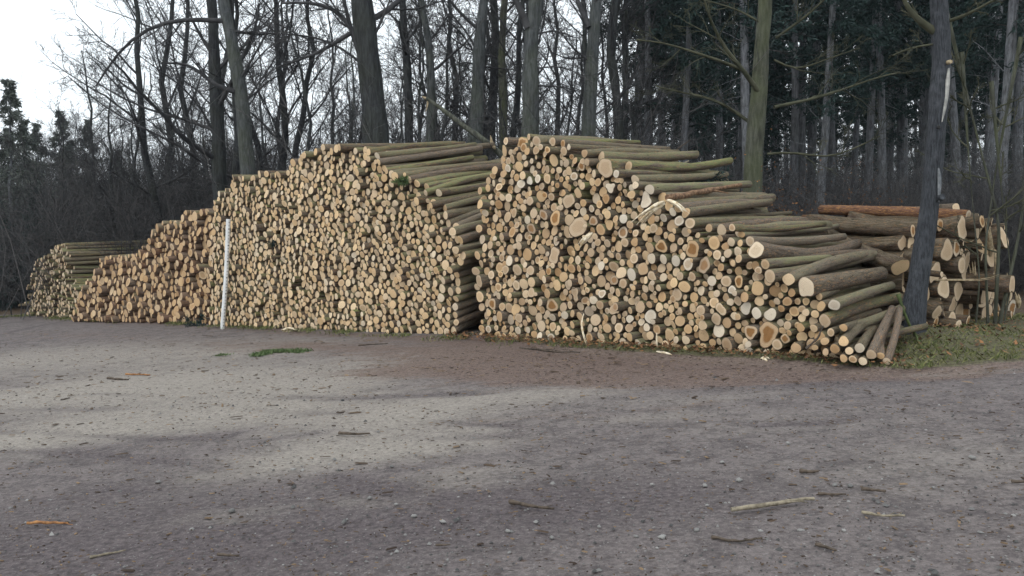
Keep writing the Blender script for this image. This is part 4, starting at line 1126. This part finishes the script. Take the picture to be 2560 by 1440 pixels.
# ------------------------------------------------------------------ small things on and around the stacks
def splinter(label, pts, w, seed, parts=5, spread=.03, name='wood_splinter', mat=None):
    """a torn sliver of pale wood: a bundle of tapering strands, one mesh"""
    rs = np.random.default_rng(seed); acc = Acc(); org = np.array(pts[0], float)
    for i in range(parts):
        q = np.array(pts, float) + np.linspace(.3, 1, len(pts))[:, None] * rs.normal(size=3) * spread
        P = resample(q, 7); R = w * np.array([.5, .9, 1, .9, .7, .4, .06]) * rs.uniform(.5, 1.0)
        V, Q = tubes(P[None], R[None], 5); acc.add(V - org, Q)
    return link(name, acc.mesh(name, mat or M_SPLINT), None, org, label, 'splinter', 'pale torn splinters')
splinter('pale torn splinter hanging over the right stack below the holed log end', [at(1660, 508, 10.75), at(1635, 520, 10.65), at(1612, 542, 10.75), at(1598, 558, 10.85)], .026, 1, 7, .05)
splinter('pale torn splinter draped right of the hanging splinter', [at(1668, 502, 10.7), at(1682, 507, 10.55), at(1700, 520, 10.45), at(1710, 532, 10.4)], .024, 2, 6, .045)
splinter('pale splinter standing out in the middle of the right stack', [at(1478, 582, 11.45), at(1464, 596, 11.5), at(1450, 612, 11.6)], .028, 3, 4, .025)
splinter('thin pale strip of wood leaning on the lower right stack', [at(1460, 785, 11.6), at(1453, 815, 11.5), at(1462, 845, 11.4), at(1470, 862, 11.3)], .014, 4, 3, .012)
splinter('short pale sliver leaning low on the right stack', [at(1642, 832, 10.6), at(1641, 850, 10.5), at(1643, 868, 10.4)], .01, 5, 2, .008)
splinter('pale bark slab lying before the foot of the middle stack', [on_ground(705, 830) + [0, 0, .03], on_ground(725, 826) + [0, 0, .04], on_ground(745, 832) + [0, 0, .02]], .03, 6, 3, .03)
splinter('white wood chip lying on the grass before the right stack', [on_ground(1640, 884) + [0, 0, .02], on_ground(1665, 888) + [0, 0, .03], on_ground(1682, 892) + [0, 0, .02]], .022, 7, 3, .02)
splinter('small pale block of wood on the verge below the right stack', [on_ground(1905, 905) + [0, 0, .03], on_ground(1912, 902) + [0, 0, .04], on_ground(1922, 906) + [0, 0, .03]], .03, 8, 3, .012)
splinter('pale jagged splinter on top of the dark heap', [at(2400, 600, 12), at(2445, 590, 12), at(2448, 540, 12)], .02, 9, 4, .04, mat=M_DULLWOOD)
splinter('bright broken stick lying across the heap foot', [at(2330, 700, 11.4), at(2420, 700, 11.3), at(2480, 702, 11.2), at(2505, 686, 11.15)], .011, 10, 2, .015, mat=M_DULLWOOD)

for _k, (_a, _b, _l) in enumerate([((2476, 640), (2470, 560), 'tall torn spike of wood at the heap end, highest'), ((2492, 700), (2488, 622), 'torn spike of wood below the tallest spike'), ((2515, 760), (2508, 690), 'short torn spike near the saplings'), ((2432, 720), (2428, 655), 'torn spike among the heap ends beside the short stick'), ((2380, 780), (2374, 730), 'lowest torn spike at the heap foot'), ((2545, 770), (2540, 735), 'torn spike at the right picture edge')]):
    splinter(_l, [at(_a[0], _a[1], 11.9), at((_a[0] + _b[0]) / 2 + 3, (_a[1] + _b[1]) / 2, 11.85), at(_b[0], _b[1], 11.9)], .028, 20 + _k, 4, .03, mat=M_DULLWOOD)

def stick(label, pts, r, mat, seed, forks=2, name='branch', n=10):
    rs = np.random.default_rng(seed); org = np.array(pts[0], float)
    P = resample(np.array(pts, float), n); P[1:-1] += rs.normal(size=(n - 2, 3)) * min(r * .4, .006 * np.linalg.norm(P[-1] - P[0]))
    R = np.linspace(1, .5, n) * r * (1 + .1 * rs.normal(size=n))
    acc = Acc(); V, Q = tubes(P[None], R[None], 7); acc.add(V - org, Q)
    for e, base in ((0, 0), (-1, (n - 1) * 7)):
        acc.add(np.concatenate([V[base:base + 7], P[e][None]]) - org, None, np.stack([np.arange(7), (np.arange(7) + 1) % 7, np.full(7, 7)], -1))
    if forks:
        p, rr = grow(P[None], R[None], forks, -.3, .5, 0, 5, rs, .5, .3, .1, .003, .9); p[..., 2] = np.maximum(p[..., 2], np.array([gz(q[0], q[1]) for q in p.reshape(-1, 3)]).reshape(p.shape[:2]) + .006)
        V, Q = tubes(p, rr, 5); acc.add(V - org, Q)
    return link(name, acc.mesh(name, mat), None, org, label, 'branch')
def gp(px, py, up=.015): return on_ground(px, py) + np.array([0, 0, up])
M_DRYSTICK = mat_flat('dry_stick_bark', (.12, .10, .07), (.30, .26, .19), 30)
M_DARKSTICK = mat_flat('dark_stick_bark', (.035, .028, .022), (.11, .085, .065), 30)
M_ORANGE = mat_flat('orange_bark_scrap', (.15, .065, .028), (.40, .20, .08), 30)
stick('dry brown branch lying alone on the gravel, lower right', [gp(1828, 1288, .03), gp(1900, 1280, .03), gp(1980, 1264, .03), gp(2035, 1256, .02)], .016, M_DRYSTICK, 1, 2)
stick('thin forked twig right below the dry brown branch', [gp(2155, 1287), gp(2200, 1297), gp(2262, 1296)], .009, M_DRYSTICK, 2, 2)
stick('short dark twig near the lower right edge', [gp(2040, 1368), gp(2065, 1375), gp(2090, 1384)], .010, M_DARKSTICK, 3, 1)
stick('dark twig with loose strands at the lower middle', [gp(1780, 1350), gp(1840, 1362), gp(1905, 1352)], .009, M_DARKSTICK, 4, 3)
stick('dark rotten stick lying flat left of the dry branch', [gp(1275, 1260), gp(1320, 1270), gp(1385, 1278)], .014, M_DARKSTICK, 5, 2)
stick('orange strip of torn bark at the lower left', [gp(68, 1320, .03), gp(95, 1318, .03), gp(120, 1315, .02), gp(170, 1312, .01)], .011, M_ORANGE, 6, 1)
stick('long pale twig at the bottom left corner', [gp(225, 1400), gp(265, 1392), gp(315, 1382)], .008, M_DRYSTICK, 7, 0)
stick('small brown stick at the bottom edge left of centre', [gp(545, 1392), gp(575, 1396), gp(598, 1396)], .009, M_DARKSTICK, 8, 0)
stick('short brown twig low right of centre', [gp(1090, 1369), gp(1108, 1370), gp(1126, 1369)], .007, M_DARKSTICK, 9, 0)
stick('thin dark stick lying before the right stack', [gp(1300, 872), gp(1380, 880), gp(1450, 884)], .014, M_DARKSTICK, 10, 2)
stick('dark thin pole lying on the dirt by the gap', [gp(895, 866), gp(930, 863), gp(970, 861)], .012, M_DARKSTICK, 11, 0)
stick('dark twig poking in at the right edge', [gp(2528, 1210), gp(2545, 1211), gp(2575, 1210)], .011, M_DARKSTICK, 12, 0)
stick('dark curl of bark on the grey gravel', [gp(2000, 1183), gp(2025, 1186), gp(2046, 1184)], .014, M_DARKSTICK, 13, 1)
stick('flat brown bark shreds above the dry branch', [gp(2045, 1240), gp(2080, 1243), gp(2115, 1242)], .010, M_DARKSTICK, 14, 2)
stick('dark bark shreds at the right middle of the yard', [gp(2155, 1228), gp(2185, 1232), gp(2215, 1234)], .012, M_DARKSTICK, 15, 2)
stick('brown scrap of bark on the pale left gravel', [gp(270, 948), gp(290, 950), gp(320, 952)], .02, M_DARKSTICK, 16, 1)
stick('orange-brown scrap of bark further up the pale gravel', [gp(315, 938), gp(340, 939), gp(375, 940)], .015, M_ORANGE, 17, 1)
stick('flattened brown bark shred in the middle of the yard', [gp(848, 1087), gp(880, 1090), gp(925, 1088)], .014, M_DARKSTICK, 18, 2)
stick('green bent branch lying at the foot of the leaning tree', [at(2245, 735, 9.8), at(2262, 780, 9.75), at(2268, 812, 9.7), gp(2292, 852, .05), gp(2312, 892, .03)], .021, mat_flat('green_branch_bark', (.045, .062, .022), (.10, .125, .05), 10), 20, 1)
stick('thin pale stick lying in the grass right of the leaning tree', [gp(2350, 861), gp(2370, 868), gp(2385, 875)], .013, M_DRYSTICK, 21, 0)
stick('rotting pale stick at the edge of the grass', [gp(2390, 904), gp(2410, 906), gp(2430, 905)], .016, M_DRYSTICK, 22, 0)
stick('rough brown branch lying across the top of the right stack', [at(1668, 494, 10.8), at(1720, 486, 11.1), at(1780, 473, 11.5), at(1852, 462, 11.9)], .045, mat_flat('rough_brown_bark', (.09, .05, .03), (.28, .17, .10), 25), 23, 2)
stick('dark thin twig lying over the upper right logs', [at(1780, 535, 11.3), at(1820, 543, 11.5), at(1862, 556, 11.7)], .012, M_DARKSTICK, 24, 1)
stick('pale stick standing up behind the right stack', [at(1690, 418, 14.3), at(1705, 410, 14.4), at(1722, 402, 14.5)], .018, M_DRYSTICK, 25, 0)
stick('dark dead branch propped below the fanned-out logs', [at(2015, 872, 9.0), at(2045, 845, 9.05), at(2058, 815, 9.1)], .014, M_DARKSTICK, 26, 1)
stick('dark thin branch rising behind the right stack', [at(1665, 395, 15.5), at(1695, 372, 15.5), at(1725, 350, 15.5)], .015, M_DARKSTICK, 27, 1)

# white measuring pole leaning at the left end of the middle stack
def pole():
    a = on_ground(556, 822); b = at(571, 548, a[1] - .12)
    root = link('measuring_pole', None, None, a, 'thin white measuring pole leaning on the left end of the middle stack', 'pole')
    P = resample(np.array([a, (a + b) / 2 + np.array([.025, -.02, 0]), b]), 10); V, Q = tubes(P[None], np.full((1, 10), .043), 10)
    acc = Acc(); acc.add(V - a, Q); acc.add(np.concatenate([V[-10:], P[-1:]]) - a, None, np.stack([np.arange(10), (np.arange(10) + 1) % 10, np.full(10, 10)], -1))
    link('shaft', acc.mesh('shaft', M_WHITE), root)
    tk = Acc()
    for i, t in enumerate(np.linspace(.03, .97, 33)):
        c = a + (b - a) * t + np.array([.025, -.02, 0]) * 4 * t * (1 - t) * .9 + np.array([.026, -.036, 0])
        w, h = (.009 if i % 5 else .013), (.004 if i % 5 else .008)
        x0 = np.array([[-1, 0, -1], [1, 0, -1], [1, 0, 1], [-1, 0, 1], [-1, 3, -1], [1, 3, -1], [1, 3, 1], [-1, 3, 1]], float) * np.array([w, .004, h])
        tk.add(c + x0 - a, [[0, 1, 2, 3], [1, 5, 6, 2], [5, 4, 7, 6], [4, 0, 3, 7], [3, 2, 6, 7], [4, 5, 1, 0]])
    link('scale_marks', tk.mesh('scale_marks', M_BLACK, False), root)
pole()

# spruce sprigs caught among the logs
def sprig(label, p, size, seed):
    rs = np.random.default_rng(seed)
    P = np.zeros((7, 5, 3)); a = rs.normal(size=(7, 3)); a[:, 2] = np.abs(a[:, 2]) * .3; a = unit(a)
    for s in range(5): P[:, s] = a * size * s / 4
    R = np.full((7, 5), .006); V, Q = tubes(P, R, 3)
    root = link('spruce_sprig', make_mesh('spruce_sprig', V, Q, None, None, M_TWIG), None, p, label, 'sprig', 'spruce sprigs on the logs')
    v, t, to = needles(P, R, 45, rs, (.05, .10), .1, .05)
    link('needles', make_mesh('needles', v, None, t, {'tone': ('FLOAT_COLOR', to)}, M_GREEN if seed == 2 else M_NEEDLE, False), root)
sprig('dark green spruce sprig lying on the upper right logs', at(1770, 452, 12.3), .32, 1)
sprig('small green sprig wedged in the middle stack', at(1012, 455, 14.2), .16, 2)
sprig('dark sprig hanging low in the middle stack near the pole', at(700, 612, 17.0), .18, 3)
sprig('dark sprig at the foot of the pole', on_ground(490, 815), .28, 4)

# ------------------------------------------------------------------ loose stones that can be picked out
def stone_mesh(seed):
    rs = np.random.default_rng(seed)
    V = []; rings = 4; seg = 8
    for i in range(rings):
        ph = (i + .5) / rings * math.pi
        for j in range(seg):
            th = j / seg * 2 * math.pi; r = 1 + .16 * rs.normal()
            V.append((math.sin(ph) * math.cos(th) * r, math.sin(ph) * math.sin(th) * r * .8, math.cos(ph) * .6 * r))
    V += [(0, 0, .6), (0, 0, -.6)]
    Q = [[i * seg + j, i * seg + (j + 1) % seg, (i + 1) * seg + (j + 1) % seg, (i + 1) * seg + j] for i in range(rings - 1) for j in range(seg)]
    T = [[(j + 1) % seg, j, rings * seg] for j in range(seg)] + [[(rings - 1) * seg + j, (rings - 1) * seg + (j + 1) % seg, rings * seg + 1] for j in range(seg)]
    t = .25 + .75 * rs.random()
    return make_mesh('stone', V, Q, T, {'tone': ('FLOAT_COLOR', np.full((len(V), 4), t))}, M_STONE)
SM = [stone_mesh(i) for i in range(7)]
stones = [(580, 1279, 11, 'pale stone, brightest on the lower left gravel'), (480, 1325, 8, 'small white stone at the lower left'), (1848, 1203, 11, 'round grey stone in the middle of the right yard'),
          (1805, 1157, 8, 'light stone above the round grey stone'), (1655, 1346, 13, 'brownish stone low in the middle of the yard'), (1742, 1328, 11, 'grey stone beside the brownish stone'), (2087, 1215, 9, 'grey stone above the dry branch'),
          (2125, 1217, 9, 'pale stone right above the dry branch'), (1762, 1216, 9, 'flat grey stone left of the dry branch'), (1035, 1292, 9, 'white stone in the lower middle'), (1108, 1306, 9, 'grey stone right of the white one, lower middle'),
          (733, 1176, 8, 'white stone on the middle gravel'), (396, 1207, 8, 'pale stone beside the dark patch'), (924, 1247, 8, 'grey stone in mid yard'), (980, 1168, 7, 'small stone on the pale tongue of gravel'), (1970, 1110, 8, 'small grey stone at the right'),
          (2430, 1146, 10, 'black stone at the far right of the yard'), (2000, 1328, 9, 'grey stone below the dry branch'), (1902, 1330, 8, 'low grey stone below the branch end'), (1590, 1343, 8, 'small grey stone at the lower middle'), (1380, 1346, 8, 'stone at the lower left of the brownish one'),
          (300, 1230, 7, 'small stone in the dark-toned left gravel'), (990, 1262, 6, 'tiny pale stone left of the middle'), (1270, 1330, 9, 'white stone at the bottom middle'), (2110, 1328, 8, 'grey stone right of the twig'), (1630, 1213, 7, 'small stone mid right'), (80, 1156, 6, 'small stone near the left edge'), (1720, 1130, 6, 'pebble right of the middle')]
rst = np.random.default_rng(88)
for i, (px, py, rp, lab) in enumerate(stones):
    p = on_ground(px, py); s = rp / FPX * p[1]
    o = link('stone', SM[i % 7], None, p + np.array([0, 0, s * .3]), lab, 'stone', 'loose stones on the yard')
    o.scale = (s, s * .9, s * .8); o.rotation_euler = (0, 0, rst.random() * 6.28)

# ------------------------------------------------------------------ litter, gravel and grass
def yard_points(N, rs, far=15, near=3.2, power=1.6):
    d = near * (far / near) ** (rs.random(N) ** power); px = rs.uniform(-150, 2710, N)
    x = (px - 1280) / FPX * d
    return x, d
BX = np.array([-40, -14.4, -10.9, -6.4, -.7, 3.75, 4.2, 40]); BY = np.array([27, 26.2, 22.9, 18.9, 13.5, 9.0, 8.95, 9.3])

def gravel():
    rs = np.random.default_rng(90); N = 5500
    x, y = yard_points(N, rs); m = y < np.interp(x, BX, BY) - .2; x, y = x[m], y[m]; N = len(x)
    s = rs.lognormal(math.log(.0058), .42, N); s = np.clip(s, .003, .018)
    o = np.array([[1, 0, 0], [0, 1, 0], [-1, 0, 0], [0, -1, 0], [0, 0, .8], [.6, .6, .35], [-.6, .5, .4]], float)
    V = o[None] * (1 + .3 * rs.normal(size=(N, 7, 1))) ; a = rs.random(N) * 6.28
    c, sn = np.cos(a)[:, None], np.sin(a)[:, None]
    V = np.stack([V[..., 0] * c - V[..., 1] * sn, V[..., 0] * sn + V[..., 1] * c, V[..., 2]], -1) * s[:, None, None]
    V += np.stack([x, y, ground_z(x, y) + .001], -1)[:, None]
    k = (np.arange(N) * 7)[:, None, None]
    T = (k + np.array([[0, 5, 4], [5, 1, 4], [1, 6, 4], [6, 2, 4], [2, 3, 4], [3, 0, 4], [0, 1, 5], [1, 2, 6]])[None]).reshape(-1, 3)
    t = np.repeat(rs.random(N) ** 2.6, 7)
    link('gravel', make_mesh('gravel', V.reshape(-1, 3), None, T, {'tone': ('FLOAT_COLOR', np.stack([t] * 4, -1))}, M_STONE, False), None, None, 'loose grit and small stones strewn over the yard', 'gravel', None, 'stuff')

def chips():
    rs = np.random.default_rng(91); N = 26000
    x, y = yard_points(N, rs, 20, 3.2, .9); e = np.interp(x, BX, BY)
    p = .30 + .70 * np.exp(-((x - .3) / 2.8) ** 2 - ((y - 10.6) / 1.8) ** 2) + .9 * sstep(-1.2, 0, y - e)
    m = (rs.random(N) < p) & (y < e + .2); x, y = x[m], y[m]; N = len(x)
    L = np.clip(rs.lognormal(math.log(.011), .6, N), .004, .07) * np.clip(y / 9, .5, 1.3); W = L * rs.uniform(.15, .5, N); H = rs.uniform(.002, .006, N)
    o = np.array([[-1, -1, 0], [1, -.7, 0], [.9, 1, 0], [-.8, .8, 0], [-.9, -.9, 1], [.9, -.6, 1], [.8, .9, 1], [-.7, .7, 1]], float)
    V = o[None] * np.stack([L, W, H], -1)[:, None]; a = rs.normal(size=N) * .9; c, sn = np.cos(a)[:, None], np.sin(a)[:, None]
    tl = rs.normal(size=N)[:, None] * .08
    V = np.stack([V[..., 0] * c - V[..., 1] * sn, V[..., 0] * sn + V[..., 1] * c, V[..., 2] + V[..., 0] * tl], -1)
    V += np.stack([x, y, ground_z(x, y) + .006], -1)[:, None]
    Q = ((np.arange(N) * 8)[:, None, None] + np.array([[4, 5, 6, 7], [0, 1, 5, 4], [1, 2, 6, 5], [2, 3, 7, 6], [3, 0, 4, 7]])[None]).reshape(-1, 4)
    t = np.repeat(rs.random(N) ** 2.2, 8)
    link('bark_litter', make_mesh('bark_litter', V.reshape(-1, 3), Q, None, {'tone': ('FLOAT_COLOR', np.stack([t] * 4, -1))}, M_CHIP, False), None, None, 'scattered bark chips and wood crumbs on the yard', 'litter', None, 'stuff')

def blades(name, label, x, y, h, mat, rs, lean=.5, lift=.02):
    N = len(x); z = ground_z(x, y) + lift
    p = np.stack([x, y, z], -1); a = rs.random(N) * 6.28; dr = np.stack([np.cos(a), np.sin(a), np.zeros(N)], -1); up = unit(dr * lean * rs.random((N, 1)) * 2 + np.array([0, 0, 1.0]))
    sd = np.stack([-np.sin(a), np.cos(a), np.zeros(N)], -1) * (.004 + .004 * rs.random(N))[:, None]
    hh = h * rs.uniform(.4, 1.2, N)[:, None] if np.ndim(h) == 0 else (h * rs.uniform(.4, 1.2, N))[:, None]
    V = np.stack([p - sd, p + sd, p + up * hh * .6 + sd * .6, p + up * hh + dr * hh * .35], 1).reshape(-1, 3)
    k = np.arange(N) * 4; T = np.concatenate([np.stack([k, k + 1, k + 2], -1), np.stack([k, k + 2, k + 3], -1)])
    t = np.repeat(rs.random(N), 4)
    link(name, make_mesh(name, V, None, T, {'tone': ('FLOAT_COLOR', np.stack([t] * 4, -1))}, mat, False), None, None, label, 'grass', None, 'stuff')

def grasses():
    rs = np.random.default_rng(92)
    N = 60000
    x = rs.uniform(-.4, 7.5, N); y = rs.uniform(8.3, 14.5, N); e = np.interp(x, BX, BY); b = y - e
    dens = vnoise(x, y, 2.2) * .6 + vnoise(x + 9, y, .8) * .6
    m = (b > -.62 + .25 * vnoise(x, y, 1.5)) & (b < np.where(x > 3.75, 4.5, .05)) & (rs.random(N) < np.clip(dens * 1.8 - .55, .04, 1))
    x, y = x[m], y[m]
    blades('grass', 'thin dull grass on the verge along the right stack and around the leaning tree', x, y, .065, M_GRASS, rs)
    # green tuft in the dirt before the middle stack
    c = on_ground(690, 882); N = 1500
    cl = rs.normal(size=(14, 2)) * np.array([.24, .16]); ci = rs.integers(14, size=N)
    x = c[0] + cl[ci, 0] + rs.normal(size=N) * .055; y = c[1] + cl[ci, 1] + rs.normal(size=N) * .05
    blades('grass_tuft', 'fresh green grass patch on the dirt before the middle stack', x, y, .05, M_GREEN, rs, .9, .0)
    N = 9000; t = rs.random(N); x = -15 + 15.5 * t; y = np.interp(x, BX, BY) + rs.normal(size=N) * .25 - .25
    m = vnoise(x, y, 1.3) > .56
    blades('grass', 'sparse grass along the foot of the left stacks', x[m], y[m], .06, M_GRASS, rs)
    # fallen leaves
    N = 1900; x = rs.uniform(-1.0, 7, N); y = np.interp(x, BX, BY) + np.where(x > 3.8, rs.uniform(-.3, 4, N), rs.normal(size=N) * .22 - .28)
    p = np.stack([x, y, ground_z(x, y) + .055 + .03 * rs.random(N)], -1); a = rs.random(N) * 6.28
    d1 = np.stack([np.cos(a), np.sin(a), rs.normal(size=N) * .3], -1); d2 = np.stack([-np.sin(a), np.cos(a), rs.normal(size=N) * .3], -1); L = rs.uniform(.018, .04, N)[:, None]
    V = np.stack([p, p + d1 * L + d2 * L * .55, p + d1 * L * 2 + [0, 0, .012], p + d1 * L - d2 * L * .55], 1).reshape(-1, 3); k = np.arange(N) * 4
    T = np.concatenate([np.stack([k, k + 1, k + 2], -1), np.stack([k, k + 2, k + 3], -1)]); t = np.repeat(rs.random(N) ** 1.3, 4)
    link('fallen_leaves', make_mesh('fallen_leaves', V, None, T, {'tone': ('FLOAT_COLOR', np.stack([t] * 4, -1))}, M_LEAF, False), None, None, 'brown fallen leaves on the verge before the right stack', 'leaves', None, 'stuff')
gravel(); chips(); grasses()

# ------------------------------------------------------------------ thin haze in the woods
def haze():
    x0, x1, y0, y1, z0, z1 = -420, 420, -75, 420, -3.2, 34
    V = [(x, y, z) for z in (z0, z1) for y in (y0, y1) for x in (x0, x1)]
    Q = [(0, 2, 3, 1), (4, 5, 7, 6), (0, 1, 5, 4), (1, 3, 7, 5), (3, 2, 6, 7), (2, 0, 4, 6)]
    m = bpy.data.materials.new('thin_haze'); m.use_nodes = True
    t = m.node_tree; t.nodes.clear()
    o = t.nodes.new('ShaderNodeOutputMaterial'); v = t.nodes.new('ShaderNodeVolumePrincipled')
    v.inputs['Color'].default_value = (.80, .90, 1.0, 1); v.inputs['Density'].default_value = .0004; v.inputs['Anisotropy'].default_value = .2
    t.links.new(v.outputs[0], o.inputs['Volume'])
    link('haze', make_mesh('haze', V, Q, None, None, m, False), None, None, 'thin bluish haze over the yard and woods', 'haze', None, 'stuff')
haze()
SC.cycles.volume_bounces = 0
